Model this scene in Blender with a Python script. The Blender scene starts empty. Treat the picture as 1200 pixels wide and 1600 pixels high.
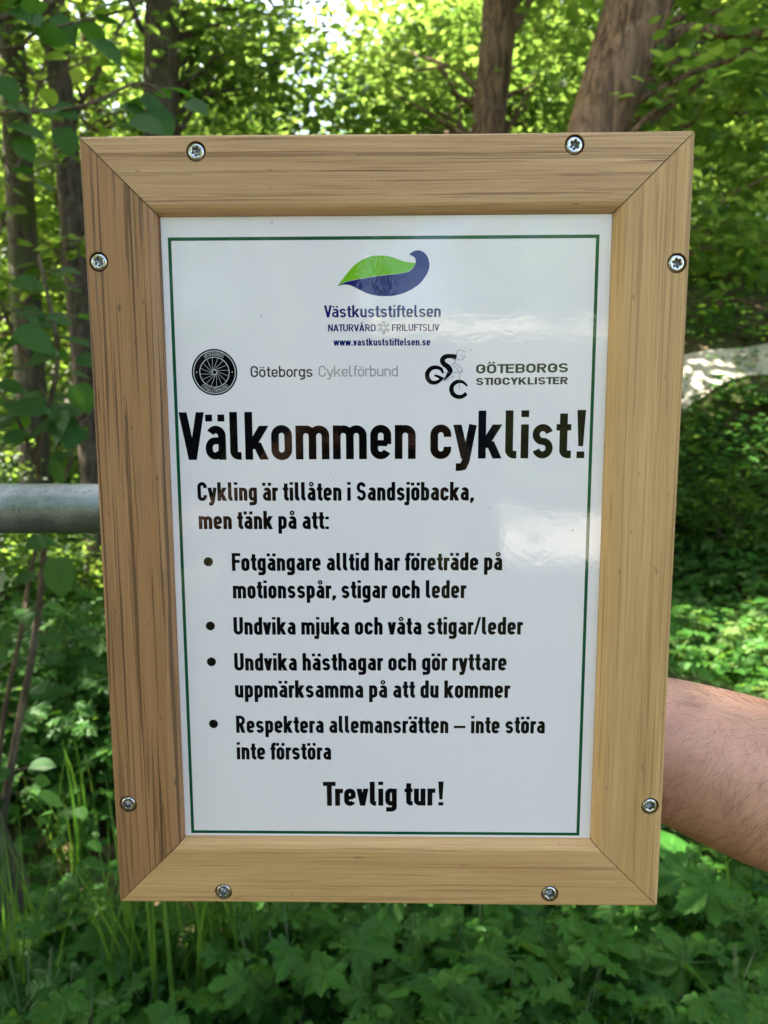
import bpy, math, random
import numpy as np
from mathutils import Vector, Matrix

# ------------------------------------------------------------------ camera, sky, sun, exposure
SC = bpy.context.scene
CX, CY, F = 600.0, 800.0, 1200.0            # photograph's centre and focal length, px
PITCH = math.radians(8.0)
CAM = Vector((0, 0, 1.35))
RIGHT = Vector((1, 0, 0)); FWD = Vector((0, math.cos(PITCH), -math.sin(PITCH))); UP = Vector((0, math.sin(PITCH), math.cos(PITCH)))

cam_d = bpy.data.cameras.new('camera'); cam = bpy.data.objects.new('camera', cam_d); SC.collection.objects.link(cam)
cam.location = CAM; cam.rotation_euler = (math.pi / 2 - PITCH, 0, 0)
cam_d.sensor_fit = 'VERTICAL'; cam_d.sensor_height = 24.0; cam_d.lens = F / 1600 * 24.0
cam_d.clip_start = 0.02; cam_d.clip_end = 2000
cam_d.dof.use_dof = True; cam_d.dof.focus_distance = 0.372; cam_d.dof.aperture_fstop = 9.5
SC.camera = cam

SUN_EL = math.radians(50); SUN_DIR = Vector((-0.90, 0.40, 0)).normalized()
sun_vec = Vector((SUN_DIR.x * math.cos(SUN_EL), SUN_DIR.y * math.cos(SUN_EL), math.sin(SUN_EL)))
W = bpy.data.worlds.new('World'); SC.world = W; W.use_nodes = True
nt = W.node_tree; nt.nodes.clear()
sky = nt.nodes.new('ShaderNodeTexSky'); sky.sky_type = 'NISHITA'; sky.sun_disc = False
sky.sun_elevation = SUN_EL; sky.sun_rotation = math.atan2(SUN_DIR.x, SUN_DIR.y); sky.air_density = .75; sky.dust_density = 4.5; sky.ozone_density = .3
bg = nt.nodes.new('ShaderNodeBackground'); bg.inputs['Strength'].default_value = 0.10
wo = nt.nodes.new('ShaderNodeOutputWorld')
nt.links.new(sky.outputs[0], bg.inputs[0]); nt.links.new(bg.outputs[0], wo.inputs[0])
sl = bpy.data.lights.new('sun', 'SUN'); sl.energy = 4.2; sl.angle = math.radians(0.5); sl.color = (1.0, 0.94, 0.84)
sun = bpy.data.objects.new('sun', sl); SC.collection.objects.link(sun)
sun.rotation_euler = sun_vec.to_track_quat('Z', 'Y').to_euler(); sun.location = (0, 0, 30)

SC.view_settings.view_transform = 'Standard'; SC.view_settings.look = 'None'
SC.view_settings.exposure = 3.22; SC.view_settings.gamma = 1.0; SC.view_settings.use_curve_mapping = False
SC.render.engine = 'CYCLES'
SC.cycles.max_bounces = 8; SC.cycles.diffuse_bounces = 4; SC.cycles.transmission_bounces = 6; SC.cycles.glossy_bounces = 3
SC.cycles.use_denoising = True; SC.cycles.caustics_reflective = False; SC.cycles.caustics_refractive = False
SC.cycles.sample_clamp_indirect = 6.0

rng = np.random.default_rng(11); random.seed(11)
COL = SC.collection

# ------------------------------------------------------------------ helpers
def C(u, v, d):
    """world point seen at photo pixel (u,v) at depth d metres along the view axis"""
    u, v, d = float(u), float(v), float(d)
    return CAM + d * ((u - CX) / F * RIGHT + (CY - v) / F * UP + FWD)

def tag(o, label=None, cat=None, group=None, kind=None):
    if label: o['label'] = label
    if cat: o['category'] = cat
    if group: o['group'] = group
    if kind: o['kind'] = kind
    return o

def empty(name, loc=(0, 0, 0), **k):
    o = bpy.data.objects.new(name, None); COL.objects.link(o); o.location = loc; o.empty_display_size = 0.1
    return tag(o, **k)

def link(name, me, mats, parent=None, smooth=False):
    if not isinstance(mats, (list, tuple)): mats = [mats]
    for m in mats: me.materials.append(m)
    if smooth: me.polygons.foreach_set('use_smooth', np.ones(len(me.polygons), dtype=bool))
    o = bpy.data.objects.new(name, me); COL.objects.link(o)
    if parent: o.parent = parent
    return o

def mesh(name, verts, faces, mats, parent=None, smooth=False, mat_idx=None):
    me = bpy.data.meshes.new(name); me.from_pydata([tuple(v) for v in verts], [], faces); me.validate(); me.update()
    if mat_idx is not None: me.polygons.foreach_set('material_index', mat_idx)
    return link(name, me, mats, parent, smooth)

def np_mesh(name, V, polys):
    """V (n,3); polys list of (k, index array (m,k))"""
    me = bpy.data.meshes.new(name)
    loops = np.concatenate([p.reshape(-1) for p in polys]).astype(np.int32)
    sizes = np.concatenate([np.full(len(p), p.shape[1], np.int32) for p in polys])
    me.vertices.add(len(V)); me.vertices.foreach_set('co', np.ascontiguousarray(V[:, :3]).astype(np.float32).reshape(-1))
    me.loops.add(len(loops)); me.loops.foreach_set('vertex_index', loops)
    me.polygons.add(len(sizes)); me.polygons.foreach_set('loop_start', np.concatenate([[0], np.cumsum(sizes)[:-1]]).astype(np.int32))
    me.update(calc_edges=True)
    if V.shape[1] == 5:                          # where on its own leaf each vertex lies, for the veins
        at = me.attributes.new('blade', 'FLOAT2', 'POINT'); at.data.foreach_set('vector', np.ascontiguousarray(V[:, 3:]).astype(np.float32).reshape(-1))
    return me

class MB:
    def __init__(s): s.v = []; s.f = []
    def add(s, v, f):
        n = len(s.v); s.v += [tuple(p) for p in v]; s.f += [tuple(i + n for i in q) for q in f]
    def tube(s, pts, rad, n=10, cap=True, wob=0.0):
        pts = [Vector(p) for p in pts]; m = len(pts); ref = Vector((0.13, 0.97, 0.2)); V = []
        for i, p in enumerate(pts):
            t = (pts[min(i + 1, m - 1)] - pts[max(i - 1, 0)]).normalized()
            a = t.cross(ref)
            if a.length < 0.05: a = t.cross(Vector((1, 0, 0)))
            a.normalize(); b = t.cross(a)
            for k in range(n):
                th = 2 * math.pi * k / n; r = float(rad[i]) * (1 + wob * (random.random() - .5))
                V.append(p + r * (math.cos(th) * a + math.sin(th) * b))
        Fc = [(i * n + k, i * n + (k + 1) % n, (i + 1) * n + (k + 1) % n, (i + 1) * n + k) for i in range(m - 1) for k in range(n)]
        if cap: Fc += [tuple(range(n))[::-1], tuple(range((m - 1) * n, m * n))]
        s.add(V, Fc)
    def build(s, name, mat, parent=None, smooth=False): return mesh(name, s.v, s.f, mat, parent, smooth)

def copy_tree(o, parent=None):
    c = o.copy(); COL.objects.link(c)
    if parent is not None: c.parent = parent
    for ch in list(o.children): copy_tree(ch, c)
    return c

# ------------------------------------------------------------------ node materials
class NM:
    def __init__(s, name):
        s.m = bpy.data.materials.new(name); s.m.use_nodes = True; s.t = s.m.node_tree; s.t.nodes.clear()
        s.out = s.n('ShaderNodeOutputMaterial')
    def n(s, typ, **k):
        nd = s.t.nodes.new(typ)
        for a, b in k.items(): setattr(nd, a, b)
        return nd
    def l(s, a, b): s.t.links.new(a, b)
    def coord(s, scale=(1, 1, 1), kind='Object', rnd=False):
        tc = s.n('ShaderNodeTexCoord'); mp = s.n('ShaderNodeMapping'); mp.inputs['Scale'].default_value = scale
        if kind == 'World':
            g = s.n('ShaderNodeNewGeometry'); s.l(g.outputs['Position'], mp.inputs[0])
        else: s.l(tc.outputs[kind], mp.inputs[0])
        return mp.outputs[0]
    def noise(s, vec, scale=1, detail=4, rough=.5, dist=0):
        nd = s.n('ShaderNodeTexNoise'); nd.inputs['Scale'].default_value = scale; nd.inputs['Detail'].default_value = detail
        nd.inputs['Roughness'].default_value = rough; nd.inputs['Distortion'].default_value = dist
        s.l(vec, nd.inputs['Vector']); return nd.outputs['Fac']
    def ramp(s, fac, stops):
        r = s.n('ShaderNodeValToRGB'); e = r.color_ramp.elements
        while len(e) < len(stops): e.new(0.5)
        for q, (p, c) in zip(e, stops): q.position = p; q.color = (*c, 1) if len(c) == 3 else c
        s.l(fac, r.inputs[0]); return r.outputs[0]
    def mix(s, fac, a, b, mode='MIX'):
        m = s.n('ShaderNodeMix', data_type='RGBA', blend_type=mode)
        for sock, val in ((m.inputs[0], fac), (m.inputs[6], a), (m.inputs[7], b)):
            if hasattr(val, 'is_output'): s.l(val, sock)
            elif isinstance(val, (int, float)): sock.default_value = val
            else: sock.default_value = (*val, 1)
        return m.outputs[2]
    def math(s, op, a, b=0.0):
        m = s.n('ShaderNodeMath', operation=op)
        for sock, val in ((m.inputs[0], a), (m.inputs[1], b)):
            if hasattr(val, 'is_output'): s.l(val, sock)
            else: sock.default_value = val
        return m.outputs[0]
    def bump(s, h, strength=.3, dist=.01):
        b = s.n('ShaderNodeBump'); b.inputs['Strength'].default_value = strength; b.inputs['Distance'].default_value = dist
        s.l(h, b.inputs['Height']); return b.outputs[0]
    def bsdf(s, color, rough=.5, metal=0, normal=None, coat=0, coat_rough=.03, spec=.5, coat_normal=None, sss=0):
        p = s.n('ShaderNodeBsdfPrincipled')
        def put(name, val):
            if hasattr(val, 'is_output'): s.l(val, p.inputs[name])
            elif isinstance(val, (tuple, list)): p.inputs[name].default_value = (*val, 1)
            else: p.inputs[name].default_value = val
        put('Base Color', color); put('Roughness', rough); put('Metallic', metal); put('Coat Weight', coat); p.inputs['Coat IOR'].default_value = 1.6; put('Coat Roughness', coat_rough)
        put('Specular IOR Level', spec)
        if normal is not None: s.l(normal, p.inputs['Normal'])
        if coat_normal is not None: s.l(coat_normal, p.inputs['Coat Normal'])
        if sss:
            p.inputs['Subsurface Weight'].default_value = sss; p.inputs['Subsurface Radius'].default_value = (1, .35, .2); p.inputs['Subsurface Scale'].default_value = .006
        s.l(p.outputs[0], s.out.inputs[0]); return p

def oak(name, light, dark, pore, pore_amt=.6, seed=0.0, dens=0.0):
    """wood; grain runs along local X"""
    q = NM(name)
    tc = q.n('ShaderNodeTexCoord'); ad = q.n('ShaderNodeVectorMath', operation='ADD'); ad.inputs[1].default_value = (seed, seed * .7, seed * .3)
    q.l(tc.outputs['Object'], ad.inputs[0])
    def mp(sc):
        m = q.n('ShaderNodeMapping'); m.inputs['Scale'].default_value = sc; q.l(ad.outputs[0], m.inputs[0]); return m.outputs[0]
    broad = q.noise(mp((2.6, 55, 55)), 1, 6, .68, 1.6)
    fine = q.noise(mp((14, 700, 700)), 1, 4, .7, .4)
    pores = q.noise(mp((10, 640, 640)), 1, 3, .6, .4)
    pores2 = q.noise(mp((4.0, 440, 440)), 1.0, 3, .6, .5)
    tone = q.noise(mp((5, 22, 22)), 1, 3, .5)
    zone = q.noise(mp((4, 45, 45)), 1, 2, .5)
    c = q.mix(q.ramp(broad, [(.34, (0, 0, 0)), (.62, (1, 1, 1))]), dark, light)
    c = q.mix(q.ramp(tone, [(.38, (0, 0, 0)), (.68, (.6, .6, .6))]), c, tuple(d * .88 for d in dark))
    c = q.mix(q.ramp(fine, [(.32, (.65, .65, .65)), (.58, (0, 0, 0))]), c, tuple(d * .8 for d in dark))
    zm = q.ramp(zone, [(.38, (.35, .35, .35)), (.6, (1, 1, 1))])
    pm = q.mix(1.0, q.ramp(pores, [(.37 + dens, (pore_amt,) * 3), (.41 + dens, (0, 0, 0))]), zm, 'MULTIPLY')
    pm2 = q.ramp(pores2, [(.355 + dens, (pore_amt,) * 3), (.385 + dens, (0, 0, 0))])
    c = q.mix(pm, c, pore); c = q.mix(pm2, c, pore)
    fl = q.noise(mp((110, 300, 300)), 1, 1, .5); c = q.mix(q.ramp(fl, [(.72, (0, 0, 0)), (.78, (.55, .55, .55))]), c, pore)
    h = q.math('SUBTRACT', fine, q.math('ADD', pm, pm2))
    q.bsdf(c, .55, normal=q.bump(h, .35, .0006), spec=.4)
    return q.m

def panel_mat(name, col, coat=1.0, rough=.4, spec=.0):
    q = NM(name); v = q.coord((1, 1, 1))
    b = q.bump(q.math('ADD', q.noise(v, 70, 2, .5), q.math('MULTIPLY', q.noise(v, 420, 2, .5), .35)), .10, .0006)
    q.bsdf(col, rough, coat=coat, coat_rough=.035, coat_normal=b, spec=spec)
    return q.m

def leaf_mat(name, c1, c2, t1, t2, mix=.5, gloss=.35, veins=False):
    """leaf: diffuse + translucent + weak sheen; each leaf (mesh island) its own green"""
    q = NM(name); g = q.n('ShaderNodeNewGeometry'); r = g.outputs['Random Per Island']
    vv = q.noise(q.coord((1, 1, 1), 'World'), .9, 2)
    f = q.math('ADD', q.math('MULTIPLY', r, .7), q.math('MULTIPLY', vv, .4))
    col = q.mix(f, c1, c2); tr = q.mix(f, t1, t2)
    if veins:
        at = q.n('ShaderNodeAttribute', attribute_name='blade'); sx = q.n('ShaderNodeSeparateXYZ'); q.l(at.outputs['Vector'], sx.inputs[0])
        ax = q.math('ABSOLUTE', sx.outputs[0]); side = q.math('SINE', q.math('MULTIPLY', q.math('SUBTRACT', sx.outputs[1], q.math('MULTIPLY', ax, .85)), 46.0))
        vm = q.math('MAXIMUM', q.math('MULTIPLY', q.math('GREATER_THAN', side, .80), .5), q.math('LESS_THAN', ax, .014))
        col = q.mix(q.math('MULTIPLY', vm, .35), col, tuple(min(1, c * 1.9 + .02) for c in c2)); tr = q.mix(q.math('MULTIPLY', vm, .6), tr, tuple(c * .5 for c in t1))
        mott = q.noise(q.coord((1, 1, 1), 'World'), 55, 3, .6); col = q.mix(q.ramp(mott, [(.35, (.35,) * 3), (.65, (0, 0, 0))]), col, tuple(c * .55 for c in c1))
        nrm = q.bump(q.math('SUBTRACT', side, q.math('MULTIPLY', vm, 2.0)), .35, .0015)
    d = q.n('ShaderNodeBsdfPrincipled'); q.l(col, d.inputs['Base Color']); d.inputs['Roughness'].default_value = gloss; d.inputs['Specular IOR Level'].default_value = .14
    if veins: q.l(nrm, d.inputs['Normal'])
    t = q.n('ShaderNodeBsdfTranslucent'); q.l(tr, t.inputs[0])
    m = q.n('ShaderNodeMixShader'); m.inputs[0].default_value = mix
    q.l(d.outputs[0], m.inputs[1]); q.l(t.outputs[0], m.inputs[2]); q.l(m.outputs[0], q.out.inputs[0])
    return q.m

def bark_mat(name, light, dark, moss=0.0):
    q = NM(name); v = q.coord((1, 1, .16))
    n1 = q.noise(v, 34, 5, .65, .6); n2 = q.noise(q.coord((1, 1, 1)), 3.2, 3)
    c = q.mix(q.ramp(n1, [(.41, (0, 0, 0)), (.60, (1, 1, 1))]), dark, light)
    c = q.mix(q.ramp(q.noise(q.coord((1, 1, .7)), 16, 4, .6), [(.62, (0, 0, 0)), (.68, (.55, .55, .55))]), c, tuple(a * .6 + .11 for a in light))
    c = q.mix(q.ramp(n2, [(.45, (0, 0, 0)), (.75, (.5, .5, .5))]), c, tuple(a * .7 + .05 for a in light))
    if moss: c = q.mix(q.ramp(q.noise(q.coord((1, 1, .6)), 7, 3), [(.5, (0, 0, 0)), (.62, (moss,) * 3)]), c, (.07, .09, .025))
    q.bsdf(c, .85, normal=q.bump(n1, .9, .03), spec=.2); return q.m

M = {}
M['oak_top'] = oak('oak_top_rail', (.69, .445, .225), (.51, .305, .14), (.20, .10, .042), .62, 1.3, .015)
M['oak_left'] = oak('oak_left_stile', (.45, .245, .105), (.345, .175, .07), (.07, .034, .013), .72, 4.1, .03)
M['oak_right'] = oak('oak_right_stile', (.68, .435, .19), (.53, .315, .12), (.23, .125, .05), .48, 7.7)
M['oak_bottom'] = oak('oak_bottom_rail', (.72, .465, .21), (.56, .33, .13), (.32, .17, .065), .5, 9.2)
M['board'] = panel_mat('laminated_white', (.84, .80, .805))
M['black'] = panel_mat('ink_black', (.002, .002, .0025), 1, .6)
M['green'] = panel_mat('ink_green', (.004, .085, .035))
M['lime'] = panel_mat('ink_lime', (.17, .48, .012))
M['navy'] = panel_mat('ink_navy', (.001, .010, .135))
M['grey'] = panel_mat('ink_grey', (.36, .36, .36))
M['dkgrey'] = panel_mat('ink_dark_grey', (.05, .05, .05))
M['pale'] = panel_mat('ink_pale', (.50, .50, .50))
M['hair_line'] = panel_mat('ink_hairline', (.30, .31, .32))
M['backing'] = (lambda q: (q.bsdf(q.mix(q.noise(q.coord((8, 120, 8)), 1, 3), (.10, .065, .035), (.2, .13, .07)), .8), q.m)[1])(NM('hardboard_back'))
def metal(name, c, r, nz=0.0, sc=300):
    q = NM(name); n = q.noise(q.coord(), sc, 4, .6)
    q.bsdf(q.mix(q.math('MULTIPLY', n, .7), c, tuple(x * .7 for x in c)), r, 1, normal=q.bump(n, nz, .0004)); return q.m
M['zinc'] = metal('zinc_plated_steel', (.72, .74, .75), .24, .25, 900)
M['socket'] = metal('screw_socket_steel', (.45, .46, .47), .3, .1)
def galv():
    q = NM('galvanised_steel'); v = q.coord((1, 1, 1)); n = q.noise(v, 45, 5, .65); sp = q.noise(v, 420, 3, .7)
    c = q.mix(q.ramp(n, [(.35, (0, 0, 0)), (.7, (1, 1, 1))]), (.23, .26, .31), (.38, .415, .475))
    c = q.mix(q.ramp(sp, [(.55, (0, 0, 0)), (.66, (.8, .8, .8))]), c, (.15, .16, .17))
    c = q.mix(q.ramp(q.noise(v, 14, 3), [(.6, (0, 0, 0)), (.75, (.4, .4, .4))]), c, (.24, .21, .17))
    q.bsdf(c, q.ramp(n, [(.3, (.28,) * 3), (.7, (.44,) * 3)]), .75, normal=q.bump(sp, .25, .0008)); return q.m
M['galv'] = galv()
M['hazel_leaf'] = leaf_mat('hazel_leaf', (.022, .075, .016), (.045, .115, .024), (.07, .22, .02), (.16, .36, .03), .38, .42, True)
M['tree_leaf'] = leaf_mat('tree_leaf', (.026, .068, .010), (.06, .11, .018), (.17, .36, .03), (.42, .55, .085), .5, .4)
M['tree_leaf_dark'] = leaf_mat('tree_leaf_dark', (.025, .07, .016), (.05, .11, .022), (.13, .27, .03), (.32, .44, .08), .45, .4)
M['herb_leaf'] = leaf_mat('herb_leaf', (.018, .075, .010), (.050, .145, .018), (.09, .24, .02), (.20, .36, .035), .28, .45, True)
M['pale_leaf'] = leaf_mat('pale_herb_leaf', (.07, .14, .03), (.12, .2, .05), (.2, .33, .04), (.3, .42, .08), .3, .45, True)
M['dock_leaf'] = leaf_mat('dock_leaf', (.035, .13, .02), (.055, .17, .025), (.10, .30, .025), (.15, .36, .03), .32, .4, True)
M['grass'] = leaf_mat('grass_blade', (.028, .095, .014), (.085, .17, .022), (.08, .25, .02), (.22, .36, .04), .4, .45)
M['litter'] = leaf_mat('dead_leaf', (.16, .10, .05), (.30, .21, .11), (.16, .10, .04), (.25, .17, .08), .2, .6)
M['stem'] = (lambda q: (q.bsdf(q.mix(q.noise(q.coord(), 60), (.03, .065, .014), (.055, .08, .022)), .6), q.m)[1])(NM('green_stem'))
M['twig'] = bark_mat('twig_bark', (.20, .15, .09), (.09, .065, .04))
M['bark_dark'] = bark_mat('dark_bark', (.115, .082, .058), (.035, .025, .018), .3)
M['bark_brown'] = bark_mat('brown_bark', (.26, .155, .09), (.06, .034, .019), .1)
M['bark_moss'] = bark_mat('mossy_bark', (.15, .12, .085), (.05, .04, .03), .9)
def ground_mat():
    q = NM('forest_soil'); v = q.coord((1, 1, 1), 'World'); a = q.noise(v, 2.2, 5, .6); b = q.noise(v, 38, 5, .7)
    c = q.mix(b, (.035, .024, .014), (.12, .085, .05)); c = q.mix(q.ramp(a, [(.42, (0, 0, 0)), (.6, (1, 1, 1))]), c, (.05, .075, .02))
    q.bsdf(c, .95, normal=q.bump(b, .8, .03), spec=.1); return q.m
M['ground'] = ground_mat()
def gravel_mat():
    q = NM('gravel_path'); v = q.coord((1, 1, 1), 'World'); b = q.noise(v, 60, 5, .7)
    q.bsdf(q.mix(b, (.34, .30, .24), (.55, .50, .42)), .9, normal=q.bump(b, .5, .01)); return q.m
M['gravel'] = gravel_mat()
def rock_mat():
    q = NM('grey_granite'); v = q.coord(); b = q.noise(v, 9, 6, .65)
    c = q.mix(q.ramp(b, [(.35, (0, 0, 0)), (.65, (1, 1, 1))]), (.13, .13, .13), (.27, .27, .28))
    q.bsdf(c, .9, normal=q.bump(b, .8, .04)); return q.m
M['rock'] = rock_mat()
def skin_mat():
    q = NM('skin'); v = q.coord(); a = q.noise(v, 28, 4, .6); b = q.noise(v, 900, 3, .6)
    vo = q.n('ShaderNodeTexVoronoi'); vo.inputs['Scale'].default_value = 700; q.l(v, vo.inputs['Vector'])
    c = q.mix(q.ramp(a, [(.3, (0, 0, 0)), (.7, (1, 1, 1))]), (.52, .265, .17), (.64, .36, .245))
    c = q.mix(q.ramp(q.noise(v, 160, 3), [(.58, (0, 0, 0)), (.75, (.35,) * 3)]), c, (.47, .155, .10))
    q.bsdf(c, .5, normal=q.bump(q.math('ADD', b, vo.outputs['Distance']), .22, .0006), spec=.4, sss=.25); return q.m
M['skin'] = skin_mat()
M['arm_hair'] = (lambda q: (q.bsdf((.065, .037, .02), .45), q.m)[1])(NM('body_hair'))
def cloth(name, a, b):
    q = NM(name); n = q.noise(q.coord(), 260, 3); q.bsdf(q.mix(n, a, b), .9, normal=q.bump(n, .3, .001)); return q.m
M['tee'] = cloth('navy_cotton', (.02, .03, .06), (.035, .045, .085)); M['jeans'] = cloth('grey_denim', (.05, .06, .08), (.09, .10, .13))
M['shoe'] = cloth('shoe_leather', (.03, .025, .02), (.05, .04, .03)); M['eye'] = (lambda q: (q.bsdf((.7, .68, .66), .2), q.m)[1])(NM('eye_white'))

# ------------------------------------------------------------------ leaf templates (x = across, y = along, z = normal)
def T_simple():
    V = np.array([[0, 0, 0], [-.30, .28, .05], [-.26, .68, .05], [0, 1, -.06], [.26, .68, .05], [.30, .28, .05]], float)
    return V, [np.array([[0, 3, 2, 1], [0, 5, 4, 3]])]
def T_outline(pts, mid=6, fold=.12, droop=.18):
    """half outline (x,y) mirrored; strip of quads between midrib and outline"""
    V = []; Fq = []
    n = len(pts)
    for i, (x, y) in enumerate(pts):
        z = -droop * y * y
        V += [[0, y if i < n else 1, z], [-x, y, z + fold * x], [x, y, z + fold * x]]
    for i in range(n - 1):
        a, b = 3 * i, 3 * (i + 1)
        Fq += [[a, b, b + 1, a + 1], [a, a + 2, b + 2, b]]
    return np.array(V, float), [np.array(Fq)]
def T_hazel():
    return T_outline([(.02, 0), (.22, .02), (.36, .14), (.41, .3), (.42, .45), (.38, .6), (.30, .74), (.17, .87), (.06, .95), (.0, 1.03)], fold=.16, droop=.16)
def T_dock():
    return T_outline([(.012, 0), (.014, .12), (.06, .2), (.10, .28), (.08, .33), (.13, .42), (.11, .48), (.17, .58), (.16, .7), (.14, .82), (.08, .93), (0, 1)], fold=.25, droop=.42)
def T_lobed():
    """palmate, five toothed lobes, as a fan round the centre, slightly cupped"""
    out = []
    for ang, L, wd in ((-122, .55, 20), (-62, .84, 21), (0, 1.0, 21), (62, .84, 21), (122, .55, 20)):
        for da, k in ((-wd * 1.42, .56), (-wd * 1.08, .74), (-wd * .88, .70), (-wd * .58, .87), (-wd * .44, .83), (0, 1.0), (wd * .44, .83), (wd * .58, .87), (wd * .88, .70), (wd * 1.08, .74), (wd * 1.42, .56)):
            a = math.radians(ang + da); r = L * k
            out.append((r * math.sin(a) * .62, r * math.cos(a) * .62))
    V = [[0, 0, 0]] + [[x, y, .10 * abs(x) - .55 * (x * x + y * y) + .05 * math.sin(9 * math.atan2(x, y + 1e-6))] for x, y in out]
    n = len(out); Fq = [[0, 1 + i, 2 + i] for i in range(n - 1)]
    V = np.array(V); V[:, 1] += .32
    V = np.vstack([V, [[0, -.15, -.02], [.012, .3, 0], [-.012, .3, 0]]]); k = len(V) - 3
    return V, [np.array(Fq + [[k, k + 1, k + 2]])]
def T_blade(bend=.55, n=5):
    V = []; Fq = []
    for i in range(n + 1):
        t = i / n; w = .5 * (1 - t ** 2.2) + .01; V += [[-w, t, -bend * t * t], [w, t, -bend * t * t]]
    for i in range(n): Fq.append([2 * i, 2 * i + 1, 2 * i + 3, 2 * i + 2])
    return np.array(V, float), [np.array(Fq)]

def frames(dirs, normals):
    y = dirs / np.linalg.norm(dirs, axis=1, keepdims=True)
    x = np.cross(y, normals); x /= np.linalg.norm(x, axis=1, keepdims=True) + 1e-9
    z = np.cross(x, y)
    return np.stack([x, y, z], axis=2)              # columns

def scatter(T, pos, R, scale):
    """scale (N,) or (N,3)"""
    V, polys = T; N = len(pos); n = len(V)
    s = scale if scale.ndim == 2 else np.repeat(scale[:, None], 3, 1)
    P = np.einsum('nij,nvj->nvi', R, V[None] * s[:, None, :]) + pos[:, None, :]
    off = (np.arange(N) * n)[:, None, None]
    P = np.concatenate([P, np.broadcast_to(V[None, :, :2], (N, n, 2))], 2)
    return P.reshape(-1, 5), [(p[None] + off).reshape(-1, p.shape[1]) for p in polys]

def merge(parts):
    Vs = []; by = {}; o = 0
    for V, polys in parts:
        Vs.append(V)
        for p in polys: by.setdefault(p.shape[1], []).append(p + o)
        o += len(V)
    return np.concatenate(Vs), [np.concatenate(v) for v in by.values()]

def rand_dirs(n, flat=.35):
    a = rng.uniform(0, 2 * np.pi, n); z = rng.normal(-.15, flat, n)
    return np.stack([np.cos(a), np.sin(a), z], 1)
def rand_up(n, s=.45):
    v = rng.normal(0, s, (n, 3)); v[:, 2] += 1.0; return v

# ------------------------------------------------------------------ terrain
def sstep(a, b, x):
    t = np.clip((x - a) / (b - a), 0, 1); return t * t * (3 - 2 * t)
def terrain(x, y):
    x = np.asarray(x, float); y = np.asarray(y, float)
    k = sstep(.4, 3.0, x); z = 3.0 * sstep(3.4, 9.5, y) * k + .5 * sstep(5, 15, y) * (1 - k)
    z = z + .05 * np.sin(1.7 * x + .6) * np.cos(1.3 * y) + .03 * np.sin(4.1 * x + 2.2 * y)
    z = z + 5.0 * sstep(10, 32, -y)
    return z
def tz(x, y): return float(terrain(x, y))

def build_ground():
    g = np.concatenate([-np.geomspace(300, 14, 14), np.linspace(-12, 12, 97), np.geomspace(14, 300, 14)])
    X, Y = np.meshgrid(g, g, indexing='ij'); Z = terrain(X, Y)
    n = len(g); V = np.stack([X, Y, Z], -1).reshape(-1, 3)
    i, j = np.meshgrid(np.arange(n - 1), np.arange(n - 1), indexing='ij'); a = (i * n + j).reshape(-1)
    me = np_mesh('ground', V, [np.stack([a, a + n, a + n + 1, a + 1], 1)])
    tag(link('ground', me, M['ground'], smooth=True), kind='structure')
    # gravel path running past behind the viewer
    xs = np.linspace(.9, 16, 57); ys = np.array([-10.0, -9.0, -8.0, -7.0, -6.0])
    X, Y = np.meshgrid(xs, ys, indexing='ij'); Y = Y + .35 * np.sin(X * .4) - X * .05; Z = terrain(X, Y) + .012
    V = np.stack([X, Y, Z], -1).reshape(-1, 3); m = len(ys)
    i, j = np.meshgrid(np.arange(len(xs) - 1), np.arange(m - 1), indexing='ij'); a = (i * m + j).reshape(-1)
    me = np_mesh('path', V, [np.stack([a, a + m, a + m + 1, a + 1], 1)])
    tag(link('path', me, M['gravel'], smooth=True), kind='structure')
    xs = np.linspace(-4, 30, 57); ys = np.array([-31.0, -29.5, -28.0, -26.5, -25.0]); X, Y = np.meshgrid(xs, ys, indexing='ij'); Y = Y + .5 * np.sin(X * .3); Z = terrain(X, Y) + .03  # pale field strip, added to give the bright band mirrored in the board
    me = np_mesh('pale_field_strip', np.stack([X, Y, Z], -1).reshape(-1, 3), [np.stack([a, a + m, a + m + 1, a + 1], 1)])
    tag(link('pale_field_strip', me, M['gravel'], smooth=True), kind='structure')
build_ground()
def bank_path():
    # a worn pale strip of trail climbing across the bank on the right
    xs = np.linspace(2.2, 6.5, 44); ts = np.linspace(0, 1, 5); X, T = np.meshgrid(xs, ts, indexing='ij')
    Y = 6.42 + .10 * np.sin(X * 2.3) + T * (.42 + .10 * np.sin(X * 5.1 + T * 2)); Z = terrain(X, Y) + .02
    n, m = X.shape; i, j = np.meshgrid(np.arange(n - 1), np.arange(m - 1), indexing='ij'); a = (i * m + j).reshape(-1)
    tag(link('trail', np_mesh('trail', np.stack([X, Y, Z], -1).reshape(-1, 3), [np.stack([a, a + m, a + m + 1, a + 1], 1)]), M['gravel'], smooth=True), kind='structure')
bank_path()

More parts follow.
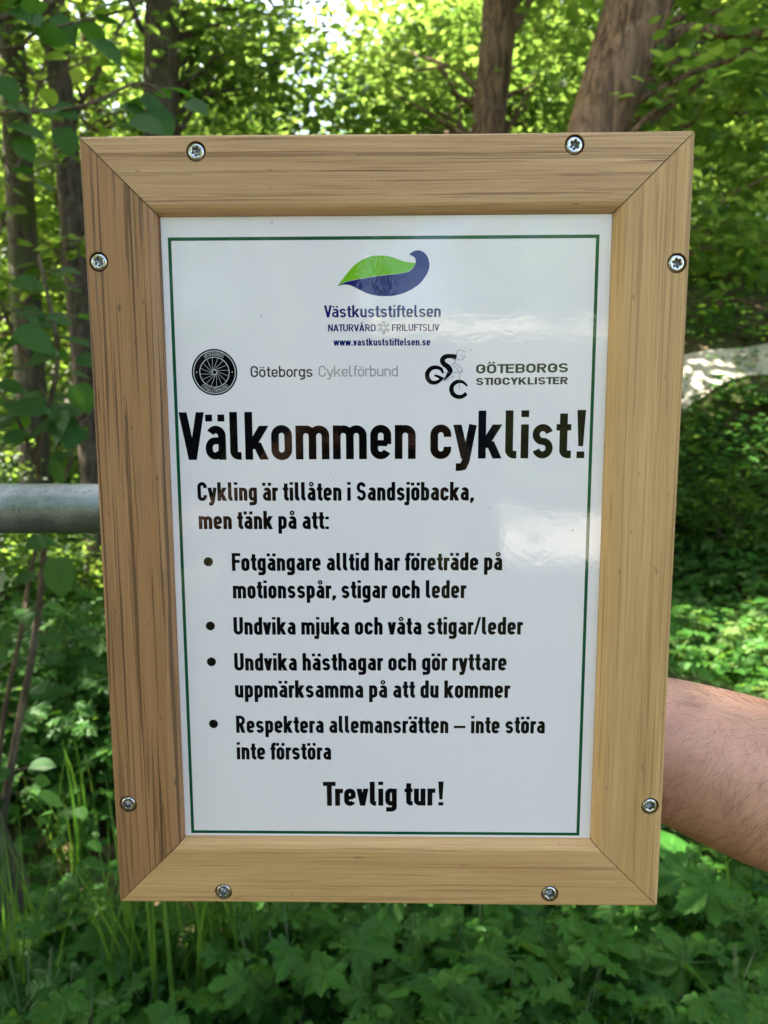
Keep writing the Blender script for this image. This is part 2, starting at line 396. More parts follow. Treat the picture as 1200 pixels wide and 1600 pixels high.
# ------------------------------------------------------------------ THE SIGN
def fit_sign():
    px = [(124, 213), (1088, 204), (1026, 1416), (186, 1409)]; w, h = SW, SH
    src = [(-w / 2, h / 2), (w / 2, h / 2), (w / 2, -h / 2), (-w / 2, -h / 2)]; A = []
    for (x, y), (u, v) in zip(src, px):
        u, v = (u - CX) / F, (CY - v) / F
        A.append([x, y, 1, 0, 0, 0, -u * x, -u * y, -u]); A.append([0, 0, 0, x, y, 1, -v * x, -v * y, -v])
    B = np.linalg.svd(np.array(A))[2][-1].reshape(3, 3)
    if B[2, 2] < 0: B = -B
    s = (np.linalg.norm(B[:, 0]) + np.linalg.norm(B[:, 1])) / 2; r1, r2, t = B[:, 0] / s, B[:, 1] / s, B[:, 2] / s
    r1 /= np.linalg.norm(r1); r2 -= r1 * (r1 @ r2); r2 /= np.linalg.norm(r2)
    bas = np.array([list(RIGHT), list(UP), list(FWD)])             # rows
    X = Vector(r1 @ bas); Y = Vector(r2 @ bas); O = CAM + Vector(t @ bas)
    return X, Y, X.cross(Y), O
SW, SH, FR = .2771, .3755, .0341
SX, SY, SN, SO = fit_sign()                                       # SN points towards the viewer
S_MAT = Matrix(((SX.x, SY.x, SN.x, SO.x), (SX.y, SY.y, SN.y, SO.y), (SX.z, SY.z, SN.z, SO.z), (0, 0, 0, 1)))
H_PANEL = -.0052
def on_sign(u, v, h=H_PANEL):
    """sign-plane coordinates (metres) of a place measured on the photograph"""
    u, v = float(u), float(v); d = ((u - CX) / F * RIGHT + (CY - v) / F * UP + FWD); t = ((SO + SN * h) - CAM).dot(SN) / d.dot(SN)
    p = CAM + d * t - SO; return p.dot(SX), p.dot(SY)

sign = empty('framed_sign'); sign.matrix_world = S_MAT
tag(sign, 'white information board in a mitred oak frame with eight screws, held upright', 'sign')

def rail(name, L, ox, oy, rot, mat, label):
    """mitred member along local X, outer edge at y=0, inner at y=-FR (front z=0)"""
    prof = [(0, -.019), (0, -.0010), (.0003, -.0003), (.0010, 0)]
    R = .0058
    prof += [(FR * k, 0) for k in (.3, .6)] + [(FR - R, 0)] + [(FR - R + R * math.sin(a), -R + R * math.cos(a)) for a in [math.radians(q) for q in (15, 30, 45, 60, 75, 90)]]
    prof += [(FR, -.0085), (FR, -.019)]
    n = len(prof); NS = 40; V = []; g = .00028; Fq = []
    for i in range(NS + 1):
        t = i / NS
        for d, h in prof:
            x0, x1 = -L / 2 + d + g, L / 2 - d - g
            wob = .00018 * math.sin(7 * t + 3 * ox) if .0 < t < 1 and d < .001 else 0
            V.append((x0 + (x1 - x0) * t, -d + wob, h))
    for i in range(NS):
        for k in range(n): Fq.append((i * n + k, i * n + (k + 1) % n, (i + 1) * n + (k + 1) % n, (i + 1) * n + k))
    Fq += [tuple(range(n))[::-1], tuple(range(NS * n, NS * n + n))]
    o = mesh(name, V, Fq, mat, sign, True); o.location = (ox, oy, 0); o.rotation_euler = (0, 0, rot)
    o.data.polygons.foreach_set('use_smooth', np.zeros(len(o.data.polygons), dtype=bool))
    if label: o['label'] = label
    return o
rail('frame_rail', SW, 0, SH / 2, 0, M['oak_top'], None)
rail('frame_rail', SW, 0, -SH / 2, math.pi, M['oak_bottom'], None)
rail('frame_stile', SH, -SW / 2, 0, math.pi / 2, M['oak_left'], 'darker brown left side of the oak frame with long open pores')
rail('frame_stile', SH, SW / 2, 0, -math.pi / 2, M['oak_right'], None)

# white laminated board, and a hardboard back
def box(name, x0, x1, y0, y1, z0, z1, mat, parent):
    V = [(x, y, z) for z in (z0, z1) for y in (y0, y1) for x in (x0, x1)]
    return mesh(name, V, [(0, 2, 3, 1), (4, 5, 7, 6), (0, 1, 5, 4), (2, 6, 7, 3), (0, 4, 6, 2), (1, 3, 7, 5)], mat, parent)
iw, ih = SW / 2 - FR - .00005, SH / 2 - FR - .00005
board = box('board', -iw, iw, -ih, ih, H_PANEL - .003, H_PANEL, M['board'], sign)
box('backing_board', -iw, iw, -ih, ih, -.0185, -.0090, M['backing'], sign)

# ---- lettering: strokes of a condensed grotesque
XH = .71
def arc(cx, cy, rx, ry, a0, a1, n=None):
    n = n or max(3, int(abs(a1 - a0) / 14))
    return [(cx + rx * math.cos(math.radians(a0 + (a1 - a0) * i / n)), cy + ry * math.sin(math.radians(a0 + (a1 - a0) * i / n))) for i in range(n + 1)]

class Ink:
    def __init__(s): s.v = []; s.f = []; s.k = 0
    def poly(s, pts, faces):
        n = len(s.v); z = H_PANEL + .00004 + (s.k % 9) * .000004; s.k += 1
        s.v += [(x, y, z) for x, y in pts]; s.f += [tuple(i + n for i in f) for f in faces]
    def build(s, name, mat, label=None):
        o = mesh(name, s.v, s.f, mat, board)
        if label: o['label'] = label
        return o

def thick(pts, w, closed=False):
    ws = w if isinstance(w, (list, tuple)) else [w] * len(pts)
    P = [np.array(p, float) for p in pts]; Q = [P[0]]; Wd = [ws[0]]
    for p, k in zip(P[1:], ws[1:]):
        if np.linalg.norm(p - Q[-1]) > 1e-7: Q.append(p); Wd.append(k)
    if closed and np.linalg.norm(Q[0] - Q[-1]) < 1e-7: Q.pop(); Wd.pop()
    n = len(Q); V = []
    for i in range(n):
        a = Q[i] - Q[i - 1] if (i > 0 or closed) else Q[1] - Q[0]
        b = Q[(i + 1) % n] - Q[i] if (i < n - 1 or closed) else a
        a = a / np.linalg.norm(a); b = b / np.linalg.norm(b); t = a + b; t /= np.linalg.norm(t) + 1e-9
        nn = np.array([-t[1], t[0]]); na = np.array([-a[1], a[0]]); m = Wd[i] / 2 / max(.45, nn @ na)
        V += [tuple(Q[i] + nn * m), tuple(Q[i] - nn * m)]
    Fq = [(2 * i, 2 * i + 1, 2 * ((i + 1) % n) + 1, 2 * ((i + 1) % n)) for i in range(n if closed else n - 1)]
    return V, Fq

def para(x0, y0, x1, y1, hw):
    return [(x0 - hw / 2, y0), (x0 + hw / 2, y0), (x1 + hw / 2, y1), (x1 - hw / 2, y1)], [(0, 1, 2, 3)]
def rect(x0, y0, x1, y1): return [(x0, y0), (x1, y0), (x1, y1), (x0, y1)], [(0, 1, 2, 3)]

def glyph(ch, w=.147, k=1.0):
    """returns width, list of (verts, faces) in cap-height units"""
    s = w / 2; wh = w * .92; out = []; ST = lambda p, c=False, ww=w: out.append(thick(p, ww, c)); A = lambda *a: out.append(para(*a)); B = lambda *a: out.append(rect(*a))
    if ch in 'äöåÄÖÅ':
        base = {'ä': 'a', 'ö': 'o', 'å': 'a', 'Ä': 'A', 'Ö': 'O', 'Å': 'A'}[ch]; Wd, out2 = glyph(base, w, k); top = XH if ch.islower() else 1.0
        cx = Wd / 2; d = w * .9; gap = .095 if ch.islower() else .07
        if ch in 'åÅ': out2.append(thick(arc(cx, top + gap + .085, .085, .085, 0, 360, 20), w * .45, True))
        else:
            for sx in (-1, 1):
                x = cx + sx * w * .80; out2.append(rect(x - d / 2, top + gap, x + d / 2, top + gap + d))
        return Wd, out2
    def W_(x): return (x - w) * k + w
    def race(Wd, y0, y1):
        R = (Wd - w) / 2; R2 = min(R, (y1 - y0 - w) / 2); return arc(Wd / 2, y1 - s - R2, R, R2, 0, 180, 12) + arc(Wd / 2, y0 + s + R2, R, R2, 180, 360, 12)
    if ch == ' ': return .20 * (.5 + .5 * k), []
    if ch in 'nhmurbdpqgoecasyjiltkfvw':
        Wd = W_(.435); R = (Wd - w) / 2; yt = XH - s - R
        if ch == 'o': ST(race(Wd, -.012, XH + .012), True)
        elif ch == 'n' or ch == 'h':
            B(0, 0, w, 1 if ch == 'h' else XH); ST(arc(Wd / 2, yt, R, R, 180, 0, 12) + [(Wd - s, 0)])
        elif ch == 'm':
            Wd = W_(.705); R = (Wd - w) / 4; yt = XH - s - R; B(0, 0, w, XH)
            ST(arc(s + R, yt, R, R, 180, 0, 10) + [(s + 2 * R, 0)]); ST(arc(s + 3 * R, yt, R, R, 180, 0, 10) + [(Wd - s, 0)])
        elif ch == 'u': B(Wd - w, 0, Wd, XH); ST([(s, XH), (s, s + R)] + arc(Wd / 2, s + R, R, R, 180, 360, 12))
        elif ch == 'r':
            Wd = W_(.30); R = .12; B(0, 0, w, XH); ST(arc(s + R, XH - s - R, R, R, 180, 90, 8) + [(Wd, XH - s)], ww=w * .97)
        elif ch in 'bdpqg':
            ST(race(Wd, -.012 if ch in 'bd' else 0, XH + .012), True)
            if ch == 'b': B(0, 0, w, 1)
            if ch == 'd': B(Wd - w, 0, Wd, 1)
            if ch == 'p': B(0, -.25, w, XH)
            if ch == 'q': B(Wd - w, -.25, Wd, XH)
            if ch == 'g': ST([(Wd - s, XH), (Wd - s, -.02)] + arc(Wd - s - R, -.25 + s + R * .75, R, R * .75, 0, -90, 6) + [(W_(.22) - w, -.25 + s)])
        elif ch == 'e':
            ST([(s, XH * .47), (Wd - s, XH * .47)], ww=wh * .85); ST([(Wd - s, XH * .44), (Wd - s, yt)] + arc(Wd / 2, yt + .006, R, R, 0, 180, 12) + arc(Wd / 2, s + R - .006, R, R, 180, 338, 11))
        elif ch == 'c': ST([(Wd - s, yt - .035)] + arc(Wd / 2, yt + .006, R, R, 0, 180, 12) + arc(Wd / 2, s + R - .006, R, R, 180, 360, 12) + [(Wd - s, s + R + .035)])
        elif ch == 'a':
            ST([(Wd - s, 0), (Wd - s, yt)] + arc(Wd / 2 + .01, yt + .006, R - .01, R, 0, 150, 10)); rb = .118; yb = .415 - s * .2
            ST([(Wd - s, yb), (s + rb, yb)] + arc(s + rb, (yb + s) / 2, rb, (yb - s) / 2, 90, 270, 10) + [(s + rb + .02, s), (Wd - s, s + .07)], ww=wh)
        elif ch == 's':
            ry = (XH + .02 - w) / 4; ST(arc(Wd / 2, XH + .01 - s - ry, R, ry, 15, 270, 14) + arc(Wd / 2, -.01 + s + ry, R, ry, 90, -165, 14), ww=wh)
        elif ch == 'y':
            Wd = W_(.49); A(w * .54, XH, Wd / 2 + .01, 0, w * 1.08); ST([(Wd - s * 1.02, XH), (Wd / 2 + .02, -.05), (Wd / 2 - .03, -.16), (Wd / 2 - .10, -.25 + s * .9), (.06, -.25 + s * .9)])
        elif ch == 'j': Wd = w; B(0, .0, w, XH); ST([(s, .02), (s, -.12)] + arc(s - .09, -.25 + s + .06, .09, .06, 0, -90, 5) + [(-.1, -.25 + s)]); B(0, .86, w, 1.0)
        elif ch == 'i': Wd = w; B(0, 0, w, XH); B(0, .86, w, 1.0)
        elif ch == 'l': Wd = W_(.235); ST([(s, 1), (s, s + .10)] + arc(s + .10, s + .10, .10, .10, 180, 270, 6) + [(Wd, s)])
        elif ch == 't':
            Wd = W_(.31); x = .10 * k + s * .6; ST([(x, .93), (x, s + .09)] + arc(x + .09, s + .09, .09, .09, 180, 270, 6) + [(Wd, s)]); B(0, XH - wh * .9, Wd * .98, XH)
        elif ch == 'k': Wd = W_(.49); B(0, 0, w, 1); A(s * 1.2, .22, Wd - w * .58, XH, w * 1.25); A(Wd * .48, .36, Wd - w * .58, 0, w * 1.16)
        elif ch == 'f': Wd = W_(.30); x = .09 * k + s * .6; ST([(x, 0), (x, 1 - s - .10)] + arc(x + .10, 1 - s - .10, .10, .10, 180, 90, 6) + [(Wd, 1 - s)]); B(0, XH - wh * .9, Wd * .97, XH)
        elif ch == 'v': Wd = W_(.45); A(w * .52, XH, Wd / 2, 0, w * 1.04); A(Wd - w * .52, XH, Wd / 2, 0, w * 1.04)
        elif ch == 'w':
            Wd = W_(.68)
            for a, b in ((w * .5, Wd * .29), (Wd * .5, Wd * .29), (Wd * .5, Wd * .71), (Wd - w * .5, Wd * .71)): A(a, XH, b, 0, w)
        return Wd, out
    Wd = W_(.50); R = (Wd - w) / 2
    if ch == 'V': Wd = W_(.53); A(w * .53, 1, Wd / 2, 0, w * 1.06); A(Wd - w * .53, 1, Wd / 2, 0, w * 1.06)
    elif ch == 'A': Wd = W_(.54); A(w * .53, 0, Wd / 2, 1, w * 1.06); A(Wd - w * .53, 0, Wd / 2, 1, w * 1.06); B(Wd * .25, .2, Wd * .75, .2 + wh)
    elif ch == 'C': ST([(Wd - s, 1 - s - R - .06)] + arc(Wd / 2, 1 - s - R + .01, R, R, 0, 180, 12) + arc(Wd / 2, s + R - .01, R, R, 180, 360, 12) + [(Wd - s, s + R + .06)])
    elif ch == 'G': ST([(Wd - s, 1 - s - R - .04)] + arc(Wd / 2, 1 - s - R + .01, R, R, 0, 180, 12) + arc(Wd / 2, s + R - .01, R, R, 180, 360, 12) + [(Wd - s, .5), (Wd * .52, .5)])
    elif ch == 'O': ST(race(Wd, -.012, 1.012), True)
    elif ch == 'D': B(0, 0, w, 1); ST([(s, 1 - s), (Wd - s - R, 1 - s)] + arc(Wd - s - R, 1 - s - R, R, R, 90, 0, 8) + arc(Wd - s - R, s + R, R, R, 0, -90, 8) + [(s, s)])
    elif ch == 'U': ST([(s, 1), (s, s + R)] + arc(Wd / 2, s + R, R, R, 180, 360, 12) + [(Wd - s, 1)])
    elif ch == 'F': Wd = W_(.45); B(0, 0, w, 1); B(s, 1 - wh, Wd, 1); B(s, .45, Wd * .92, .45 + wh)
    elif ch == 'E': Wd = W_(.45); B(0, 0, w, 1); B(s, 1 - wh, Wd, 1); B(s, .45, Wd * .92, .45 + wh); B(s, 0, Wd, wh)
    elif ch == 'L': Wd = W_(.42); B(0, 0, w, 1); B(s, 0, Wd, wh)
    elif ch == 'I': Wd = w; B(0, 0, w, 1)
    elif ch == 'T': Wd = W_(.48); B(Wd / 2 - s, 0, Wd / 2 + s, 1); B(0, 1 - wh, Wd, 1)
    elif ch == 'N': B(0, 0, w, 1); B(Wd - w, 0, Wd, 1); A(s * 1.1, 1, Wd - s * 1.1, 0, w * 1.1)
    elif ch == 'K': Wd = W_(.54); B(0, 0, w, 1); A(s * 1.2, .32, Wd - w * .58, 1, w * 1.2); A(Wd * .46, .55, Wd - w * .58, 0, w * 1.16)
    elif ch == 'Y': Wd = W_(.52); A(w * .55, 1, Wd / 2, .38, w * 1.1); A(Wd - w * .55, 1, Wd / 2, .38, w * 1.1); B(Wd / 2 - s, 0, Wd / 2 + s, .42)
    elif ch in 'RB':
        B(0, 0, w, 1); y0 = .42; r = (1 - wh / 2 - y0 - wh / 2) / 2 
        ST([(s, 1 - wh / 2), (Wd - s - r * .8, 1 - wh / 2)] + arc(Wd - s - r * .8, 1 - wh / 2 - r, r * .8, r, 90, -90, 10) + [(s, 1 - wh / 2 - 2 * r)], ww=wh)
        if ch == 'R': A(Wd * .52, y0 + .06, Wd - w * .56, 0, w * 1.1)
        else:
            r2 = (1 - wh / 2 - 2 * r - wh / 2) / 2; ST([(s, wh / 2), (Wd - s - r2 * .8, wh / 2)] + arc(Wd - s - r2 * .8, wh / 2 + r2, r2 * .8, r2, -90, 90, 10) + [(s, wh / 2 + 2 * r2)], ww=wh)
    elif ch == 'S':
        ry = (1.02 - w) / 4; ST(arc(Wd / 2, 1.01 - s - ry, R, ry, 12, 270, 14) + arc(Wd / 2, -.01 + s + ry, R, ry, 90, -168, 14), ww=wh)
    elif ch == '!': Wd = w * 1.1; out.append(([(0, 1), (Wd, 1), (Wd * .78, .25), (Wd * .22, .25)], [(0, 1, 2, 3)])); B(s * .1, 0, w * 1.05, .14)
    elif ch == ',': Wd = w; out.append(([(.02, .16), (w + .02, .16), (w + .02, .03), (w * .5, -.13), (0, -.13)], [(0, 1, 2, 3, 4)]))
    elif ch == '.': Wd = w; B(0, 0, w, .145)
    elif ch == ':': Wd = w; B(0, 0, w, .145); B(0, XH - .17, w, XH - .025)
    elif ch == '/': Wd = .36; A(.05, 0, .31, 1, w * .7)
    elif ch == '–': Wd = .62; B(0, .30, Wd, .30 + wh * .8)
    return Wd, out

SB = {'V': .0, 'y': .0, 'v': .0, 'A': .0, 'T': .01, 'Y': 0., 'k': .03, 'K': .03, 't': .025, 'f': .025, 'r': .035, '/': .01, 'l': .05, '!': .1, 'L': .045, 'w': .0, ' ': 0}
def layout(txt, w, k):
    x = 0; res = []
    for i, ch in enumerate(txt):
        Wd, polys = glyph(ch, w, k); sb = SB.get(ch, .037) * (.6 + .4 * k); x += sb; res.append((x, polys)); x += Wd + sb
        if i + 1 < len(txt): x -= {'r': .03, 't': .015, 'f': .03, 'T': .07, 'F': .03, 'V': .03, 'k': .01}.get(ch, 0) * (.6 + .4 * k)
        if ch == ' ': x += .03
    x0 = res[0][0]; xe = x - SB.get(txt[-1], .037) * (.6 + .4 * k)
    return res, x0, xe

def write(txt, name, mat, left, right, base_l, base_r, cap, w=.147, k=1.0, label=None, ink=None):
    """txt between measured left/right pixels on the baseline, cap height in pixels"""
    ax, ay = on_sign(left, base_l); bx, by = on_sign(right, base_r); _, ty = on_sign((left + right) / 2, (base_l + base_r) / 2 - cap)
    hgt = ty - (ay + by) / 2; res, x0, xe = layout(txt, w, k); sx = (bx - ax) / (xe - x0); ink2 = ink or Ink()
    for x, polys in res:
        for V, Fc in polys:
            P = []
            for px, py in V:
                X = (x + px - x0) * sx; P.append((ax + X, ay + (by - ay) * X / (bx - ax) + py * hgt))
            ink2.poly(P, Fc)
    if ink is None: return ink2.build(name, mat, label)

# green border line
bo = [on_sign(*p) for p in ((261, 372.5), (936, 365), (906, 1305), (300, 1302))]
b = Ink(); x0 = (bo[0][0] + bo[3][0]) / 2; x1 = (bo[1][0] + bo[2][0]) / 2; y1 = (bo[0][1] + bo[1][1]) / 2; y0 = (bo[2][1] + bo[3][1]) / 2; tk = .00155
V = [(x0, y0), (x1, y0), (x1, y1), (x0, y1), (x0 + tk, y0 + tk), (x1 - tk, y0 + tk), (x1 - tk, y1 - tk), (x0 + tk, y1 - tk)]
b.poly(V, [(0, 1, 5, 4), (1, 2, 6, 5), (2, 3, 7, 6), (3, 0, 4, 7)]); b.build('border_line', M['green'])

write('Välkommen cyklist!', 'heading', M['black'], 281.7, 913.3, 718.7, 715.7, 74.8, w=.160)
for t, l, r, bl, br, cap in (
        ('Cykling är tillåten i Sandsjöbacka,', 309, 740, 782.5, 782, 29), ('men tänk på att:', 311, 514, 826.7, 826.7, 28.5),
        ('Fotgängare alltid har företräde på', 362.7, 784.5, 892, 891, 28), ('motionsspår, stigar och leder', 364.2, 728.6, 935, 934.5, 28),
        ('Undvika mjuka och våta stigar/leder', 365.3, 816.8, 991.6, 991.5, 27.5), ('Undvika hästhagar och gör ryttare', 366.4, 791.3, 1047.8, 1047.6, 27.5),
        ('uppmärksamma på att du kommer', 367.6, 797, 1090, 1090.5, 27.3), ('Respektera allemansrätten – inte störa', 369.3, 851, 1145, 1146, 27),
        ('inte förstöra', 370.4, 517.5, 1186.6, 1187, 26.8), ('Trevlig tur!', 505, 693, 1259, 1258.5, 37.5)):
    write(t, 'text_line', M['black'], l, r, bl, br, cap, w=.186)
for u, v in ((325.6, 877.7), (328.7, 978), (330.4, 1034), (333.6, 1131)):
    q = Ink(); cx, cy = on_sign(u, v); P = arc(cx, cy, .00228, .00228, 0, 345, 23); q.poly(P, [tuple(range(24))]); q.build('bullet', M['black'])

# leaf-and-wave emblem
def sp(pts, n=6):
    """Catmull-Rom through points"""
    P = [np.array(p, float) for p in pts]; o = []
    for i in range(len(P) - 1):
        a, b_, c, d = P[max(i - 1, 0)], P[i], P[i + 1], P[min(i + 2, len(P) - 1)]
        for j in range(n):
            t = j / n; o.append(tuple(.5 * (2 * b_ + (c - a) * t + (2 * a - 5 * b_ + 4 * c - d) * t * t + (3 * b_ - a - 3 * c + d) * t ** 3)))
    return o + [tuple(P[-1])]
def strip(ink, top, bot, n=40, off=(480, 370), sc=5.0):
    """fill between two left-to-right edges given in enlarged-crop coordinates"""
    def res(P):
        P = np.array(sp(P)); L = np.concatenate([[0], np.cumsum(np.linalg.norm(np.diff(P, axis=0), axis=1))]); t = np.linspace(0, L[-1], n)
        return np.stack([np.interp(t, L, P[:, 0]), np.interp(t, L, P[:, 1])], 1)
    T, Bm = res(top), res(bot); pts = [on_sign(x / sc + off[0], y / sc + off[1]) for x, y in np.concatenate([T, Bm])]
    ink.poly(pts, [(i, i + 1, n + i + 1, n + i) for i in range(n - 1)])
g = Ink(); strip(g, [(236, 382), (300, 300), (350, 240), (420, 185), (500, 152), (570, 146), (640, 152), (700, 172), (760, 193), (846, 205)],
                 [(238, 380), (300, 352), (370, 335), (480, 316), (600, 298), (740, 284), (800, 264), (832, 235), (847, 208)]); g.build('leaf_emblem', M['lime'])
g = Ink(); strip(g, [(236, 383), (300, 354), (370, 338), (480, 319), (600, 301), (740, 286), (800, 267), (835, 235), (848, 195), (838, 160), (797, 138)],
                 [(238, 385), (290, 373), (340, 380), (400, 408), (470, 442), (540, 459), (610, 463), (680, 459), (760, 437), (840, 396), (900, 342), (945, 270), (955, 210), (940, 155), (910, 120), (870, 105), (830, 113), (797, 137)], 60)
g.build('wave_emblem', M['navy'])
write('Västkuststiftelsen', 'wordmark', M['navy'], 506.4, 688.6, 496, 495.4, 19, w=.145, k=1.0)
write('NATURVÅRD', 'wordmark', M['navy'], 512.6, 587, 517.8, 517.6, 11, w=.155, k=1.15); write('FRILUFTSLIV', 'wordmark', M['navy'], 612.4, 686.4, 517.4, 517.2, 11, w=.155, k=1.15)
write('www.vastkuststiftelsen.se', 'web_address', M['navy'], 521, 672.2, 540.2, 539.8, 11.5, w=.18, k=1.1)
q = Ink(); cx, cy = on_sign(599.4, 512); u_ = .0003
for i in range(6):
    a = math.radians(30 + 60 * i); P = [(.0007, .00025), (.0023, .0005), (.0028, 0), (.0023, -.0005), (.0007, -.00025)]
    V, Fc = thick([(cx + x * math.cos(a) - y * math.sin(a), cy + x * math.sin(a) + y * math.cos(a)) for x, y in P], .00028); q.poly(V, Fc)
q.build('flower_emblem', M['navy'])

# wheel emblem
cx, cy = on_sign(335.2, 581.6); ex, _ = on_sign(335.2 + 35.6, 581.6); RW = ex - cx
q = Ink(); q.poly(arc(cx, cy, RW, RW, 0, 354, 59), [tuple(range(60))]); wheel = q.build('wheel_emblem', M['dkgrey'] if False else M['black'])
q = Ink(); q.k = 12
for r, t in ((.915, .045), (.645, .035), (.10, .035)):
    V, Fc = thick(arc(cx, cy, RW * r, RW * r, 0, 360, 64), RW * t, True); q.k = 16; q.poly(V, Fc)
for i in range(16):
    a = 2 * math.pi * (i + .3) / 16; q.k = 17
    V, Fc = thick([(cx + RW * .1 * math.cos(a + .9), cy + RW * .1 * math.sin(a + .9)), (cx + RW * .63 * math.cos(a), cy + RW * .63 * math.sin(a))], RW * .016); q.poly(V, Fc)
def around(txt, r, a_mid, flip, h, w=.12):
    res, x0, xe = layout(txt, w, 1.25); sc_ = h
    for x, polys in res:
        for V, Fc in polys:
            P = []
            for px, py in V:
                t = (x + px - (x0 + xe) / 2) * sc_ / r
                if not flip: a = a_mid - t; rr = r + py * h - h / 2
                else: a = a_mid + t; rr = r - py * h + h / 2
                P.append((cx + rr * math.cos(a), cy + rr * math.sin(a)))
            q.k = 16; q.poly(P, Fc)
around('GÖTEBORGS', RW * .78, math.pi / 2, False, RW * .155); around('CYKELFÖRBUND', RW * .78, -math.pi / 2, True, RW * .155)
for sx in (-1, 1): q.k = 16; q.poly(arc(cx + sx * RW * .78, cy, RW * .028, RW * .028, 0, 330, 11), [tuple(range(12))])
q.build('wheel_lettering', M['pale'])
write('Göteborgs', 'wordmark', M['dkgrey'], 391.7, 488.5, 589.3, 588.9, 17.3, w=.14, k=1.4)
write('Cykelförbund', 'wordmark', M['grey'], 498, 621.7, 588.8, 588, 17.3, w=.115, k=1.35, label='pale grey lettering beside the dark club name')

# cyclist emblem
q = Ink(); cc = lambda P: [on_sign(x / 4.8 + 650, y / 4.8 + 540) for x, y in P]; mm = (on_sign(700, 580)[0] - on_sign(699, 580)[0]) / 4.8
def brush(P, ws, n=5):
    PP = sp(P, n); ww = [w_ * mm * 1.3 for w_ in np.interp(np.linspace(0, len(P) - 1, len(PP)), np.arange(len(P)), ws)]; V, Fc = thick(cc(PP), ww); q.poly(V, Fc)
brush([(203, 208), (188, 176), (152, 163), (112, 172), (86, 205), (86, 240), (106, 270), (142, 278), (178, 262), (196, 240)], [12, 18, 22, 24, 26, 26, 24, 22, 18, 14])
brush([(138, 222), (170, 234), (204, 252)], [10, 16, 20], 3)
brush([(302, 88), (265, 79), (222, 82), (198, 105), (208, 136), (240, 160), (256, 188), (243, 218), (205, 262)], [30, 24, 26, 28, 28, 30, 30, 22, 4])
brush([(384, 303), (352, 274), (312, 270), (276, 293), (265, 330), (280, 366), (315, 384), (350, 380), (378, 358)], [10, 16, 22, 24, 26, 26, 24, 22, 22])
q.build('cyclist_emblem', M['black'])
q = Ink()
brush(arc(335, 70, 34, 38, 20, 330, 12), [3.2] * 13, 2); brush([(352, 62), (340, 75), (355, 86), (372, 70)], [2.2] * 4)
for P in ([(278, 128), (318, 150), (348, 185), (335, 200), (270, 200), (215, 205)], [(348, 185), (330, 205), (325, 260), (326, 330)], [(270, 140), (300, 165), (325, 195)], [(290, 225), (250, 245), (215, 268)], [(300, 100), (285, 140)]): brush(P, [3.4] * len(P), 4)
q.build('rider_outline', M['hair_line'])
write('GÖTEBORGS', 'wordmark', M['dkgrey'], 743.7, 887.5, 583.6, 581.6, 14.2, w=.20, k=1.75); write('STIGCYKLISTER', 'wordmark', M['dkgrey'], 743.7, 887, 601.8, 600.2, 11.3, w=.21, k=1.6)

# specks of dirt on the board
for u, v, r in ((425, 348, 1.2), (870, 1310, 2.2), (855, 1312, 1.2), (408, 493, 1.0), (265, 396, 1.3), (735, 547, 1.0), (765, 793, 1.0), (895, 829, 1.2), (517, 739, .8)):
    q = Ink(); x, y = on_sign(u, v); q.poly(arc(x, y, r * .0003, r * .00025, 0, 315, 7), [tuple(range(8))]); q.build('dirt_speck', M['dkgrey'])


# screws: countersunk pan heads with a six-lobed socket
def screw_mesh():
    prof = [(.0020, -.0012), (.0031, -.0012), (.0034, -.0009), (.0036, -.0003), (.0038, .0001), (.00395, -.0002), (.0041, -.0012), (.0041, -.012)]
    prof = [(.0021, .0003), (.0026, .00055), (.0033, .0004), (.0037, .0000), (.0039, -.0006), (.0039, -.012)]
    n = 36; V = []; Fq = []
    def lobe(th): return .00205 + .00032 * math.cos(6 * th)
    for th in [2 * math.pi * k / n for k in range(n)]:
        V.append((lobe(th) * math.cos(th), lobe(th) * math.sin(th), .0003))
    for r, z in prof[1:]:
        for th in [2 * math.pi * k / n for k in range(n)]: V.append((r * math.cos(th), r * math.sin(th), z))
    for i in range(len(prof) - 1):
        for k in range(n): Fq.append((i * n + k, (i + 1) * n + k, (i + 1) * n + (k + 1) % n, i * n + (k + 1) % n)[::-1])
    S = []; G = []
    for z, f in ((.0003, 1.0), (-.0019, .93), (-.0026, .25)):
        for th in [2 * math.pi * k / n for k in range(n)]: S.append((f * lobe(th) * math.cos(th), f * lobe(th) * math.sin(th), z))
    for i in range(2):
        for k in range(n): G.append((i * n + k, i * n + (k + 1) % n, (i + 1) * n + (k + 1) % n, (i + 1) * n + k)[::-1])
    G.append(tuple(range(2 * n, 3 * n)))
    return V, Fq, S, G
sv = screw_mesh(); SCREWS = [on_sign(u, v, 0) for u, v in ((306, 236.5), (898, 226), (154, 409), (1058, 411), (200, 1257), (1016, 1260), (349, 1394), (859, 1397))]
